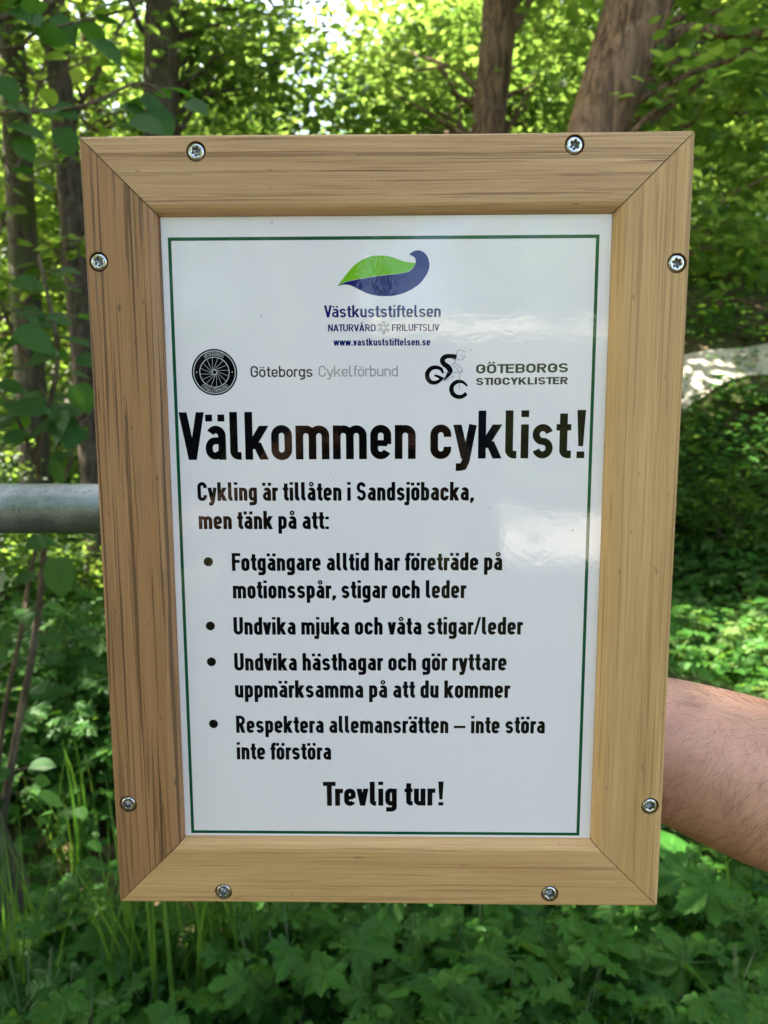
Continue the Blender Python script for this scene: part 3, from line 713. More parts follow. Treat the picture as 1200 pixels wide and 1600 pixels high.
def bore(o, spots):
    """counterbored holes really cut into the frame member"""
    import bmesh
    for me in (o.data,):
        bm = bmesh.new(); bm.from_mesh(me); bmesh.ops.recalc_face_normals(bm, faces=bm.faces); bm.to_mesh(me); bm.free()
    cb = bmesh.new()
    for x, y in spots: bmesh.ops.create_cone(cb, cap_ends=True, segments=40, radius1=.0045, radius2=.0045, depth=.012, matrix=o.matrix_basis.inverted() @ Matrix.Translation((x, y, .0015)))
    cm = bpy.data.meshes.new('cut'); cb.to_mesh(cm); cb.free(); c = bpy.data.objects.new('cut', cm); COL.objects.link(c)
    c.parent = o.parent; c.matrix_parent_inverse.identity(); c.matrix_basis = o.matrix_basis; bpy.context.view_layer.update()
    md = o.modifiers.new('cut', 'BOOLEAN'); md.object = c; md.operation = 'DIFFERENCE'; md.solver = 'EXACT'
    bpy.context.view_layer.update(); nm = bpy.data.meshes.new_from_object(o.evaluated_get(bpy.context.evaluated_depsgraph_get()))
    o.modifiers.clear(); o.data = nm; bpy.data.objects.remove(c)
bpy.context.view_layer.update()
for o in [c for c in sign.children if c.name.startswith(('frame_rail', 'frame_stile'))]:
    inv = o.matrix_basis.inverted(); mine = []
    for x, y in SCREWS:
        p = inv @ Vector((x, y, 0)); Lh = (SW if 'rail' in o.name else SH) / 2
        if -FR < p.y < 0 and abs(p.x) < Lh + p.y: mine.append((x, y))
    bore(o, mine)
for i, (x, y) in enumerate(SCREWS):
    if i == 0:
        s0 = mesh('screw', sv[0], sv[1], M['zinc'], sign, True); mesh('socket', sv[2], sv[3], M['socket'], s0, False); o = s0
    else: o = copy_tree(s0, sign)
    o.location = (x, y, -.0007); o.rotation_euler = (random.uniform(-.06, .06), random.uniform(-.06, .06), random.random() * 6)

# ------------------------------------------------------------------ galvanised barrier behind the sign
def barrier():
    d = .545; a = C(-140, 796, d * 1.0); b_ = C(150, 795, d); ax = Vector((1, 0, 0))
    z = C(60, 794.5, d).z; y = C(60, 794.5, d).y; R = .0177
    root = empty('pipe_barrier', (-1.6, y, tz(-1.6, y))); tag(root, 'galvanised steel pipe barrier passing behind the oak framed board', 'barrier')
    m = MB(); xe = -.045; pts = []
    for i in range(25): pts.append((-1.6 + (xe - .02 + 1.6) * i / 24, 0, z))
    n = 40; m.tube([Vector(p) - Vector((-1.6, 0, root.location.z)) for p in pts], [R] * 25, n)
    e = Vector((xe - .02 + 1.6, 0, z - root.location.z)); m.tube([e + Vector((float(x), 0, 0)) for x in (0, .003, .006, .008)], [R, R * .95, R * .75, R * .3], n)
    m.build('rail', M['galv'], root, True)
    m = MB(); m.tube([(0, 0, -.1), (0, 0, z - root.location.z + .05)], [.03, .03], 32); m.build('post', M['galv'], root, True)
    m = MB(); m.tube([(0, 0, z - root.location.z + .05), (0, 0, z - root.location.z + .06)], [.033, .028], 32); m.build('post_cap', M['galv'], root, True)
barrier()

# ------------------------------------------------------------------ the person holding the sign from the right
def skinned(name, nodes, edges, mat, parent=None, sub=2, roots=(0,)):
    me = bpy.data.meshes.new(name); me.from_pydata([tuple(n[0]) for n in nodes], edges, []); me.update()
    o = link(name, me, mat, parent)
    md = o.modifiers.new('Skin', 'SKIN'); md.use_smooth_shade = True; md.branch_smoothing = .6
    sv = me.skin_vertices[0].data
    for i, n in enumerate(nodes): sv[i].radius = n[1] if isinstance(n[1], tuple) else (n[1], n[1]); sv[i].use_root = i in roots
    s_ = o.modifiers.new('Subdivision', 'SUBSURF'); s_.levels = sub; s_.render_levels = sub
    return o
def person():
    base = Vector((.70, .50, tz(.70, .50))); root = empty('person', base)
    tag(root, 'bare hairy forearm reaching in from the right to hold the framed board', 'person')
    P = lambda x, y, z: (Vector((x, y, z)) - base)
    N = []; E = []
    def add(p, r, prev=None):
        N.append((p, r)); i = len(N) - 1
        if prev is not None: E.append((prev, i))
        return i
    pel = add(P(.70, .50, .94), (.150, .105)); wst = add(P(.695, .495, 1.08), (.135, .10), pel); ch = add(P(.68, .49, 1.26), (.155, .11), wst)
    nb = add(P(.665, .48, 1.43), (.085, .075), ch); nk = add(P(.655, .465, 1.50), .055, nb); hd = add(P(.645, .445, 1.58), (.072, .085), nk); ht = add(P(.640, .44, 1.69), (.078, .092), hd); tp = add(P(.64, .445, 1.765), (.05, .06), ht)
    # left arm hanging
    ls = add(P(.84, .53, 1.40), .058, nb); le = add(P(.90, .56, 1.11), .043, ls); lf = add(P(.905, .53, 1.0), .038, le); lw = add(P(.90, .47, .86), (.028, .022), lf); lp = add(P(.895, .455, .79), (.038, .018), lw); lt = add(P(.89, .45, .75), (.036, .015), lp)
    # right arm to the sign
    A = C(1040, 1165, .452); B_ = C(1200, 1222, .440); di = (B_ - A).normalized(); el = B_ + di * .085 + Vector((0, .004, -.004)); wr = A - di * .135 + Vector((0, -.012, .004))
    L = lambda v: v - base
    rs = add(P(.475, .43, 1.395), .058, nb); ru = add(L(el.lerp(Vector((.475, .43, 1.395)), .5)), .050, rs); re = add(L(el + Vector((.006, .004, .004))), (.046, .046), ru)
    r1 = add(L(B_ + di * .035), (.0515, .046), re); r2 = add(L(B_), (.0565, .048), r1); rm = add(L(A.lerp(B_, .5)), (.0535, .045), r2); r3 = add(L(A), (.0510, .042), rm); r4 = add(L(A - di * .05 + Vector((0, -.004, .001))), (.039, .033), r3)
    r5 = add(L(wr), (.030, .022), r4); pm = add(L(wr - di * .045 + Vector((0, -.004, .006))), (.038, .016), r5); pe = add(L(wr - di * .085 + Vector((0, -.006, .012))), (.040, .014), pm)
    # legs
    for sx in (-1, 1):
        hp = add(P(.70 + sx * .09, .50 + sx * .025, .86), (.088, .085), pel); kn = add(P(.70 + sx * .105, .485 + sx * .03, .49), (.058, .06), hp); an = add(P(.70 + sx * .11, .51 + sx * .03, .09), (.04, .045), kn); add(P(.70 + sx * .115, .40 + sx * .03, .035), (.042, .03), an)
    roots = [0]
    # fingers: chains rooted in the palms
    yb = -di; up = Vector((0, 0, 1)); 
    for k, (off, ln) in enumerate(((.030, .070), (.011, .078), (-.009, .073), (-.027, .058))):
        s0 = wr - di * .080 + up * off + Vector((0, -.006, .010)); i = add(L(s0), .0095); roots.append(i)
        i = add(L(s0 + yb * ln * .5 + Vector((0, -.003, off * .1))), .0088, i); i = add(L(s0 + yb * ln * .8 + Vector((0, -.009, off * .12))), .0078, i); add(L(s0 + yb * ln + Vector((0, -.014, off * .1))), .006, i)
    s0 = wr - di * .03 + up * .020; i = add(L(s0), .012); roots.append(i); i = add(L(s0 + yb * .02 + up * .030 + Vector((0, -.006, 0))), .0105, i); add(L(s0 + yb * .045 + up * .048 + Vector((0, -.010, 0))), .008, i)
    for k, (off, ln) in enumerate(((-.026, .062), (-.009, .072), (.009, .068), (.026, .052))):
        s0 = Vector((.892 + off * .3, .452 + off, .765)); i = add(L(s0), .0095); roots.append(i); i = add(L(s0 + Vector((-.004, -.004, -ln * .5))), .0085, i); add(L(s0 + Vector((-.016, -.004, -ln))), .0065, i)
    s0 = Vector((.885, .425, .81)); i = add(L(s0), .012); roots.append(i); i = add(L(s0 + Vector((-.006, -.022, -.03))), .010, i); add(L(s0 + Vector((-.012, -.024, -.06))), .0075, i)
    # nose and ears
    s0 = Vector((.636, .37, 1.635)); i = add(L(s0), .012); roots.append(i); i = add(L(s0 + Vector((-.004, -.018, -.012))), .013, i); add(L(s0 + Vector((0, .01, .035))), .009, i)
    for sx in (-1, 1):
        s0 = Vector((.64 + sx * .078, .455, 1.66)); i = add(L(s0), (.012, .008)); roots.append(i); add(L(s0 + Vector((sx * .006, .006, -.045))), (.010, .008), i)
    body = skinned('body', N, E, M['skin'], root, 2, roots)
    # clothes
    t = [(P(.70, .50, .90), (.165, .12)), (P(.695, .495, 1.08), (.150, .115)), (P(.68, .49, 1.26), (.172, .125)), (P(.665, .482, 1.43), (.10, .085)), (P(.84, .53, 1.40), .072), (P(.885, .55, 1.18), .062), (P(.475, .43, 1.395), .072), (P(.42, .42, 1.30), .066)]
    skinned('shirt', t, [(0, 1), (1, 2), (2, 3), (3, 4), (4, 5), (3, 6), (6, 7)], M['tee'], root)
    t = [(P(.70, .50, .96), (.160, .115))]; e = []
    for sx in (-1, 1):
        a = len(t); t += [(P(.70 + sx * .09, .50 + sx * .025, .86), (.10, .097)), (P(.70 + sx * .105, .485 + sx * .03, .49), (.072, .075)), (P(.70 + sx * .11, .51 + sx * .03, .10), (.058, .062))]; e += [(0, a), (a, a + 1), (a + 1, a + 2)]
    skinned('trousers', t, e, M['jeans'], root)
    for sx in (-1, 1):
        skinned('shoe', [(P(.70 + sx * .11, .53 + sx * .03, .05), (.048, .05)), (P(.70 + sx * .115, .45 + sx * .03, .045), (.048, .044)), (P(.70 + sx * .117, .37 + sx * .03, .035), (.042, .03))], [(0, 1), (1, 2)], M['shoe'], root)
    skinned('hair', [(P(.64, .455, 1.735), (.085, .095)), (P(.642, .50, 1.68), (.082, .06)), (P(.65, .51, 1.60), (.06, .035)), (P(.638, .40, 1.765), (.065, .03))], [(0, 1), (1, 2), (0, 3)], M['arm_hair'], root)
    for sx in (-1, 1):
        skinned('eye', [(P(.637 + sx * .032, .372, 1.662), .011), (P(.637 + sx * .032, .378, 1.662), .011)], [(0, 1)], M['eye'], root)
    skinned('lips', [(P(.615, .375, 1.583), .006), (P(.636, .366, 1.585), .009), (P(.657, .375, 1.583), .006)], [(0, 1), (1, 2)], M['skin'], root)
    # forearm hair on the evaluated skin
    dg = bpy.context.evaluated_depsgraph_get(); ev = body.evaluated_get(dg); me = ev.to_mesh()
    co = np.empty(len(me.vertices) * 3); me.vertices.foreach_get('co', co); co = co.reshape(-1, 3)
    me.calc_loop_triangles(); tri = np.empty(len(me.loop_triangles) * 3, np.int32); me.loop_triangles.foreach_get('vertices', tri); tri = tri.reshape(-1, 3)
    cen = co[tri].mean(1); a0 = np.array(L(A - di * .10)); dv = np.array(di); tt = (cen - a0) @ dv; rad = np.linalg.norm(cen - a0 - tt[:, None] * dv, axis=1)
    ok = np.where((tt > .03) & (tt < .27) & (rad < .07))[0]
    a, b_, c = (co[tri[ok, k]] for k in range(3)); ar = np.linalg.norm(np.cross(b_ - a, c - a), axis=1); nrm = np.cross(b_ - a, c - a); nrm /= np.linalg.norm(nrm, axis=1, keepdims=True) + 1e-12
    n = 6500; pick = rng.choice(len(ok), n, p=ar / ar.sum()); r = rng.random((n, 2)); fl = r.sum(1) > 1; r[fl] = 1 - r[fl]
    p = a[pick] + (b_ - a)[pick] * r[:, :1] + (c - a)[pick] * r[:, 1:]; nn = nrm[pick]; ev.to_mesh_clear()
    keep = (nn[:, 2] > -.55) | (rng.random(n) < .35); p, nn = p[keep], nn[keep]; n = len(p)
    tan = -dv[None] * .55 + np.array([0, -.25, -.75])[None] + rng.normal(0, .24, (n, 3)); tan -= nn * (tan * nn).sum(1, keepdims=True); tan /= np.linalg.norm(tan, axis=1, keepdims=True)
    ln = rng.uniform(.007, .019, n)[:, None]; curl = rng.normal(0, .2, (n, 3)); segs = []
    for i in range(5):
        t = i / 4; segs.append(p + nn * ln * (.42 * t - .14 * t * t) + tan * ln * t + curl * ln * t * t * .5)
    side = np.cross(tan, nn); Vh = []; 
    for i in range(5):
        r_ = .000052 * (1 - .7 * i / 4)
        for k in range(3):
            th = 2 * math.pi * k / 3; Vh.append(segs[i] + r_ * (math.cos(th) * side + math.sin(th) * nn))
    Vh = np.stack(Vh, 1).reshape(-1, 3); q_ = np.array([[i * 3 + k, i * 3 + (k + 1) % 3, i * 3 + 3 + (k + 1) % 3, i * 3 + 3 + k] for i in range(4) for k in range(3)])
    polys = (q_[None] + (np.arange(n) * 15)[:, None, None]).reshape(-1, 4)
    link('arm_hair', np_mesh('arm_hair', Vh, [polys]), M['arm_hair'], root)
person()

def photographer():
    base = Vector((-.10, -.50, tz(-.1, -.5))); root = empty('person', base); tag(root, 'person in dark clothes mirrored faintly in the glossy board, holding up a phone', 'person')
    N = []; E = []
    def add(p, r, prev=None):
        N.append((Vector(p) - base, r)); i = len(N) - 1
        if prev is not None: E.append((prev, i))
        return i
    pel = add((-.10, -.52, .93), (.15, .105)); w_ = add((-.10, -.51, 1.08), (.135, .10), pel); ch = add((-.10, -.50, 1.26), (.155, .11), w_); nb = add((-.10, -.50, 1.43), (.085, .075), ch)
    nk = add((-.10, -.48, 1.50), .055, nb); hd = add((-.10, -.45, 1.58), (.072, .085), nk); ht = add((-.10, -.445, 1.69), (.078, .092), hd); add((-.10, -.45, 1.765), (.05, .06), ht)
    roots = [0]
    for sx in (-1, 1):
        sh = add((-.10 + sx * .19, -.50, 1.40), .058, nb); el = add((-.10 + sx * .24, -.38, 1.13), .044, sh); fm = add((-.03 + sx * .14, -.23, 1.22), .038, el); wr = add((.0 + sx * .075, -.11, 1.31), (.028, .022), fm); pm = add((.0 + sx * .052, -.075, 1.345), (.020, .036), wr)
        for k in range(4):
            z = 1.375 - .02 * k; i = add((sx * .052, -.062, z), .009); roots.append(i); i = add((sx * .047, -.042, z), .0085, i); add((sx * .030, -.036, z), .007, i)
        i = add((sx * .050, -.085, 1.36), .011); roots.append(i); i = add((sx * .040, -.066, 1.375), .010, i); add((sx * .025, -.060, 1.385), .008, i)
        hp = add((-.10 + sx * .09, -.52, .86), (.088, .085), pel); kn = add((-.10 + sx * .10, -.50, .49), (.058, .06), hp); an = add((-.10 + sx * .11, -.53, .09), (.04, .045), kn); add((-.10 + sx * .115, -.42, .035), (.042, .03), an)
        i = add((-.10 + sx * .078, -.46, 1.66), (.012, .008)); roots.append(i); add((-.10 + sx * .084, -.465, 1.615), (.010, .008), i)
    i = add((-.10, -.37, 1.635), .012); roots.append(i); i = add((-.10, -.352, 1.622), .013, i); add((-.10, -.375, 1.665), .009, i)
    skinned('body', N, E, M['skin'], root, 2, roots); L = lambda *p: Vector(p) - base
    skinned('shirt', [(L(-.10, -.52, .88), (.20, .135)), (L(-.10, -.51, 1.08), (.195, .13)), (L(-.10, -.50, 1.26), (.205, .13)), (L(-.10, -.50, 1.43), (.10, .085)), (L(-.29, -.50, 1.40), .072), (L(-.335, -.40, 1.18), .062), (L(.09, -.50, 1.40), .072), (L(.135, -.40, 1.18), .062)], [(0, 1), (1, 2), (2, 3), (3, 4), (4, 5), (3, 6), (6, 7)], M['tee'], root)
    t = [(L(-.10, -.52, .95), (.16, .115))]; e = []
    for sx in (-1, 1):
        a = len(t); t += [(L(-.10 + sx * .09, -.52, .86), (.10, .097)), (L(-.10 + sx * .10, -.50, .49), (.072, .075)), (L(-.10 + sx * .11, -.53, .10), (.058, .062))]; e += [(0, a), (a, a + 1), (a + 1, a + 2)]
        skinned('shoe', [(L(-.10 + sx * .11, -.56, .05), (.048, .05)), (L(-.10 + sx * .115, -.47, .045), (.048, .044)), (L(-.10 + sx * .117, -.39, .035), (.042, .03))], [(0, 1), (1, 2)], M['shoe'], root)
        skinned('eye', [(L(-.10 + sx * .032, -.372, 1.662), .011), (L(-.10 + sx * .032, -.378, 1.662), .011)], [(0, 1)], M['eye'], root)
    skinned('trousers', t, e, M['jeans'], root)
    skinned('hair', [(L(-.10, -.455, 1.735), (.085, .095)), (L(-.10, -.50, 1.68), (.082, .06)), (L(-.10, -.505, 1.60), (.06, .035)), (L(-.10, -.40, 1.765), (.065, .03))], [(0, 1), (1, 2), (0, 3)], M['arm_hair'], root)
    skinned('lips', [(L(-.12, -.374, 1.583), .006), (L(-.10, -.364, 1.585), .009), (L(-.08, -.374, 1.583), .006)], [(0, 1), (1, 2)], M['skin'], root)
    ph = empty('phone', (0, -.046, 1.345)); tag(ph, 'dark phone held up in front of the board', 'phone')
    import bmesh
    def slab(name, sx, sy, sz, off, mat, r):
        bm = bmesh.new(); bmesh.ops.create_cube(bm, size=1, matrix=Matrix.Translation(off) @ Matrix.Diagonal((sx, sy, sz, 1))); bmesh.ops.bevel(bm, geom=bm.edges[:], offset=r, segments=3, affect='EDGES')
        me = bpy.data.meshes.new(name); bm.to_mesh(me); bm.free(); return link(name, me, mat, ph)
    slab('case', .074, .008, .155, (0, 0, 0), M['shoe'], .003); slab('screen', .068, .001, .146, (0, -.0043, 0), M['black'], .0004); slab('lens', .018, .002, .032, (.022, .0046, .055), M['socket'], .0008)
photographer()
for o in COL.objects:
    if o.name in ('person.001', 'phone'): o.location.x -= .025

# ------------------------------------------------------------------ trees
SUN_GAPS = [((1.4, 3.0, .35), .38), ((1.75, 3.55, .4), .42), ((2.1, 4.2, .5), .42), ((2.0, 4.9, .8), .4), ((2.6, 5.6, 1.4), .55), ((2.9, 6.4, 1.9), .45), ((1.5, 4.0, .4), .3), ((-2.2, 4.8, .4), .5), ((-.62, 1.85, .1), .5), ((3.6, 7.8, 2.8), .9), ((3.15, 6.6, 1.75), .45), ((.8, 1.85, .3), .34), ((1.15, 2.5, .3), .3), ((-1.1, 2.6, .2), .2), ((.2, 1.75, .3), .3), ((-2.6, 6.4, 1.0), .6), ((-1.5, 3.4, .2), .25)]
def crown_leaves(centers, radii, per, size, flat=.4, tmpl=None):
    """leaf clusters; centers (k,3), radii (k,)"""
    k = len(centers); n = int(k * per); idx = rng.integers(0, k, n)
    off = rng.normal(0, 1, (n, 3)) * np.array([.62, .62, .34]) * radii[idx][:, None]
    pos = centers[idx] + off
    d = rand_dirs(n) + off / (np.linalg.norm(off, axis=1, keepdims=True) + 1e-6) * .6; up = rand_up(n, flat)
    s = size * rng.uniform(.65, 1.3, n)
    return scatter(tmpl or T_simple(), pos, frames(d, up), s)

def limb_pts(a, b, n=6, sag=.12, jit=.05):
    a, b = Vector(a), Vector(b); L = (b - a).length; out = []
    for i in range(n):
        t = i / (n - 1); p = a.lerp(b, t); p.z += sag * L * math.sin(math.pi * t) ; p += Vector((random.uniform(-1, 1), random.uniform(-1, 1), random.uniform(-1, 1))) * jit * L * (t * (1 - t) * 2)
        out.append(p)
    return out

def make_tree(name, label, base, tpts, trad, crown_c, crown_r, nclus, per, size, leafm, barkm, group=None, cat='tree', zmin=None, limbs=(), twigs=True, clus_r=(.3, .6), nseg=14, extra=(), gaps=False):
    """tpts: trunk path relative to base; crown ellipsoid relative to base"""
    root = empty(name, base); tag(root, label, cat, group)
    m = MB(); m.tube(tpts, trad, nseg, wob=.10)
    for a, b_, r0, r1 in limbs: 
        pts = limb_pts(a, b_, 8, .06); m.tube(pts, list(np.linspace(r0, r1, len(pts))), 8)
    # cluster centres, biased to the shell
    v = rng.normal(0, 1, (nclus * 3, 3)); v /= np.linalg.norm(v, axis=1, keepdims=True); v *= rng.uniform(.35, 1.0, (len(v), 1)) ** .6
    c = np.array(crown_c) + v * np.array(crown_r)
    if zmin is not None: c = c[c[:, 2] > zmin]
    c = c[:nclus]
    if gaps:                                    # openings in the canopy that let sun patches down to the floor
        sv_ = np.array(sun_vec)
        for g, r in SUN_GAPS:
            w = c + np.array(base) - np.array(g); t = w @ sv_; c = c[(np.linalg.norm(w - t[:, None] * sv_, axis=1) > r)]
    if len(extra): c = np.concatenate([c, np.array([list(Vector(e) - Vector(base)) for e in extra])])
    top = np.array([list(p) for p in tpts])
    if twigs:
        for q in c[:: 3]:
            zz = min(max(q[2] - rng.uniform(.3, 1.2), .8), top[-1, 2]); j = np.interp(zz, top[:, 2], np.arange(len(top))); i = int(min(j, len(top) - 2)); s0 = Vector(top[i]).lerp(Vector(top[i + 1]), j - i)
            pts = limb_pts(s0, q, 5, .05, .10); r0 = .022 + .010 * random.random(); m.tube(pts, list(np.linspace(r0, .004, 5)), 5, cap=False)
    m.build('trunk', barkm, root, True)
    V, polys = crown_leaves(c, rng.uniform(*clus_r, len(c)), per, size)
    link('crown', np_mesh('crown', V, polys), leafm, root)
    return root

def px_trunk(name, label, p_low, p_high, depth, w_low, w_high, top_z, leafm, barkm, lean_depth=0.0, crown_c=None, crown_r=(2.0, 2.0, 1.8), nclus=110, per=55, size=.085, limbs=(), bend=0.0, flare=1.15, extra=()):
    """trunk whose axis passes two places seen in the photograph at a real distance; continued to the soil and up into its crown"""
    a = C(*p_low, depth); b_ = C(*p_high, depth + lean_depth); dr = (b_ - a) / (b_.z - a.z)
    zg = tz((a - dr * a.z).x, (a - dr * a.z).y); foot = a + dr * (zg - a.z)
    foot.z = tz(foot.x, foot.y); r0 = w_low / F * depth / 2; r1 = w_high / F * depth / 2
    pts = []; rad = []; zs = [foot.z - .15, foot.z + .15, foot.z + .5] + list(np.linspace(foot.z + 1.0, b_.z, 7)) + list(np.linspace(b_.z + .4, top_z, 8))
    for z in zs:
        p = a + dr * (z - a.z); t = (z - a.z) / (b_.z - a.z); e = max(0, z - b_.z)
        p = p - Vector((dr.x, dr.y, 0)) * e * .6 + Vector((bend * math.sin(max(0, t) * 2.0) * .1, 0, 0)); pts.append(p - foot)
        r = r0 + (r1 - r0) * t
        if z > b_.z: r = r1 * max(.12, 1 - (z - b_.z) / (top_z - b_.z) * .9)
        rad.append(max(.012, r) * (flare * 1.25 if z < foot.z + .2 else 1))
    cc_ = crown_c or (pts[-3].x, pts[-3].y, top_z - foot.z - 1.0)
    lb = [((C(*p0, d0) - foot), (C(*p1, d1) - foot), ra, rb) for p0, d0, p1, d1, ra, rb in limbs]
    return make_tree(name, label, foot, pts, rad, cc_, crown_r, nclus, per, size, leafm, barkm, limbs=lb, zmin=2.6, nseg=22, extra=extra, gaps=True, clus_r=(.22, .5))

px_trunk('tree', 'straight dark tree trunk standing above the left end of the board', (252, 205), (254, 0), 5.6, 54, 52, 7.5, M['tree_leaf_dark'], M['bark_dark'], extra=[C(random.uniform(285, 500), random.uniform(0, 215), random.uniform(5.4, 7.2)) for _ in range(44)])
px_trunk('tree', 'leaning dark tree trunk beside the left edge of the frame', (122, 440), (88, 60), 5.2, 40, 36, 7.0, M['tree_leaf'], M['bark_dark'],
         limbs=(((118, 190), 5.2, (215, 0), 5.0, .022, .008), ((112, 230), 5.2, (10, 60), 5.0, .028, .010)))
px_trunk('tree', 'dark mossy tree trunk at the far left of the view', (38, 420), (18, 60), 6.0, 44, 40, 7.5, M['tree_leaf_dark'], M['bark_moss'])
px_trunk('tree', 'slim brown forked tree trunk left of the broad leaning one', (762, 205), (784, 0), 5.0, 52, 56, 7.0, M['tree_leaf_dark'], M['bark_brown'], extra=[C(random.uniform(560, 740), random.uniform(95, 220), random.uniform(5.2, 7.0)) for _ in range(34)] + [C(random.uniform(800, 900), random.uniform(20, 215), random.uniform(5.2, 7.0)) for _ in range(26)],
         limbs=(((790, 70), 5.0, (850, -30), 5.0, .030, .02),))
px_trunk('tree', 'broad brown tree trunk leaning right with a side branch', (932, 205), (1002, 0), 4.1, 90, 104, 6.5, M['tree_leaf'], M['bark_brown'],
         limbs=(((1005, 105), 4.1, (1065, 48), 4.1, .046, .038), ((1062, 50), 4.1, (1125, 52), 4.1, .038, .034), ((1122, 51), 4.1, (1260, 78), 4.15, .034, .022)), extra=[C(random.uniform(1050, 1290), random.uniform(100, 385), random.uniform(3.9, 5.4)) for _ in range(46)] + [C(random.uniform(1080, 1300), random.uniform(-40, 90), random.uniform(4.0, 5.0)) for _ in range(14)])

# woodland trees behind: three kinds, then copies
protos = []
for kk, (lab, lm, bm, cr, nc, zc) in enumerate((
        ('leafy broadleaf tree with low sunlit branches in the wood behind the board', M['tree_leaf'], M['bark_dark'], (2.5, 2.5, 3.2), 150, 4.0),
        ('dense green tree with drooping lower boughs in the wood behind the board', M['tree_leaf_dark'], M['bark_dark'], (2.2, 2.2, 2.9), 150, 3.4),
        ('loose light green young tree in the wood behind the board', M['tree_leaf'], M['bark_brown'], (1.9, 1.9, 3.4), 90, 3.9))):
    tp = [(.06 * math.sin(i * 1.3 + kk), .05 * math.cos(i * 1.1), i * .65 - .2) for i in range(11)]
    protos.append(make_tree('woodland_tree', lab, (0, 0, 0), tp, [max(.03, .13 - .0105 * i) for i in range(11)], (0, 0, zc), cr, nc, (62, 95, 60)[kk], .10, lm, bm, group='woodland trees behind the board', zmin=.7, clus_r=(.26, .54)))
spots = [  # x, y, kind, scale
    (-5.2, 9.0, 0, 1.0), (-3.0, 8.4, 2, 1.0), (-2.6, 9.6, 1, .9), (1.25, 9.4, 1, .95), (3.0, 9.8, 1, 1.0), (5.0, 8.4, 1, 1.05), (-7.2, 10.5, 1, 1.1), (6.4, 9.5, 0, 1.1),
    (-4.4, 12.5, 0, 1.2), (-2.3, 13.0, 2, 1.1), (1.8, 12.0, 1, 1.2), (4.0, 12.8, 0, 1.2), (-7.5, 15.5, 2, 1.3), (7.5, 14.5, 1, 1.3), (-3.6, 18.5, 1, 1.4), (3.0, 18.0, 2, 1.4), (6.0, 19.5, 0, 1.4),
    (-9.5, 20, 0, 1.5), (-6, 22.5, 1, 1.5), (0.9, 22.5, 1, 1.0), (9.8, 22, 2, 1.5), (-12, 26, 1, 1.7), (-2.4, 27, 0, 1.0), (4.6, 26.5, 1, 1.7), (12.5, 28, 0, 1.8), (-8, 30, 0, 1.8), (8, 33, 1, 1.9), (1.5, 34, 0, 1.9), (-15, 36, 1, 2.0), (16, 36, 1, 2.0), (-4, 38, 1, 2.0)]
used = [False] * 3
for x, y, kd, s in spots:
    o = protos[kd] if not used[kd] else copy_tree(protos[kd]); used[kd] = True
    o.location = (x, y, tz(x, y) - .05); o.rotation_euler = (0, 0, random.random() * 6.28); o.scale = (s, s, s * random.uniform(.95, 1.1))

# trees behind the viewer: what the glossy board mirrors and what lights it
for i, (x, y, kd, s) in enumerate(((-3.6, -8.5, 1, 1.1), (-6.5, -8, 0, 1.2), (-3.0, -14, 0, 1.5), (4.2, -17, 2, .95), (7.8, -21, 0, .8), (4, -44, 1, 1.1), (9.0, -43, 0, 1.0), (-8, -13, 1, 1.6), (14, -45, 1, 1.2), (-1.2, -30, 0, 1.5), (20, -42, 1, 1.2), (6.6, -50, 0, 1.4), (12, -52, 1, 1.3), (17, -52, 0, 1.5))):
    o = copy_tree(protos[kd]); o.location = (x, y, tz(x, y) - .05); o.rotation_euler = (0, 0, random.random() * 6.28); o.scale = (s, s, s)
    tag(o, 'tree mirrored in the glossy board across the path', 'tree', 'trees across the path')

for x, y, lab in ((-3.0, 1.6, 'tree added close on the left, out of view, so its crown shades the board'), (-4.4, 2.4, 'tree added left of the hazel, out of view, to shade the pipe and the board'), (-4.7, 4.7, 'tree added beyond the hazel to shade the grass left of the board'), (-3.3, -2.4, 'tree added behind the viewer to shade the ground there')):  # trees added outside the view for the shade they cast
    tp = [(.08 * math.sin(i * 1.2 + x), .06 * math.cos(i), i * .75 - .2) for i in range(11)]
    make_tree('tree', lab, (x, y, tz(x, y) - .05), tp, [max(.03, .14 - .011 * i) for i in range(11)], (.1, 0, 4.6), (2.3, 2.3, 2.9), 230, 85, .09, M['tree_leaf_dark'], M['bark_dark'], group='added shade trees out of view', zmin=2.2, clus_r=(.28, .5), gaps=True)

# understorey bushes
def make_bush(lab, lm, cr, nc, per, size, tm=None):
    root = empty('bush', (0, 0, 0)); tag(root, lab, 'bush', 'bushes at the foot of the trees')
    v = rng.normal(0, 1, (nc, 3)); v /= np.linalg.norm(v, axis=1, keepdims=True); v *= rng.uniform(.3, 1, (nc, 1)) ** .6; v[:, 2] = np.abs(v[:, 2]); c = v * np.array(cr) + np.array([0, 0, .15])
    m = MB()
    for q in c[::2]: m.tube(limb_pts((random.uniform(-.08, .08), random.uniform(-.08, .08), -.05), q, 5, .04, .1), [.012, .010, .008, .005, .003], 5, cap=False)
    m.build('stem', M['twig'], root, True)
    V, polys = crown_leaves(c, rng.uniform(.16, .32, nc), per, size); link('foliage', np_mesh('foliage', V, polys), lm, root); return root
bushes = [make_bush('rounded green bush of small leaves below the trees', M['tree_leaf_dark'], (.8, .8, 1.2), 60, 55, .065), make_bush('loose yellow green bush below the trees', M['tree_leaf'], (.7, .7, 1.5), 45, 50, .07)]
used = [False] * 2
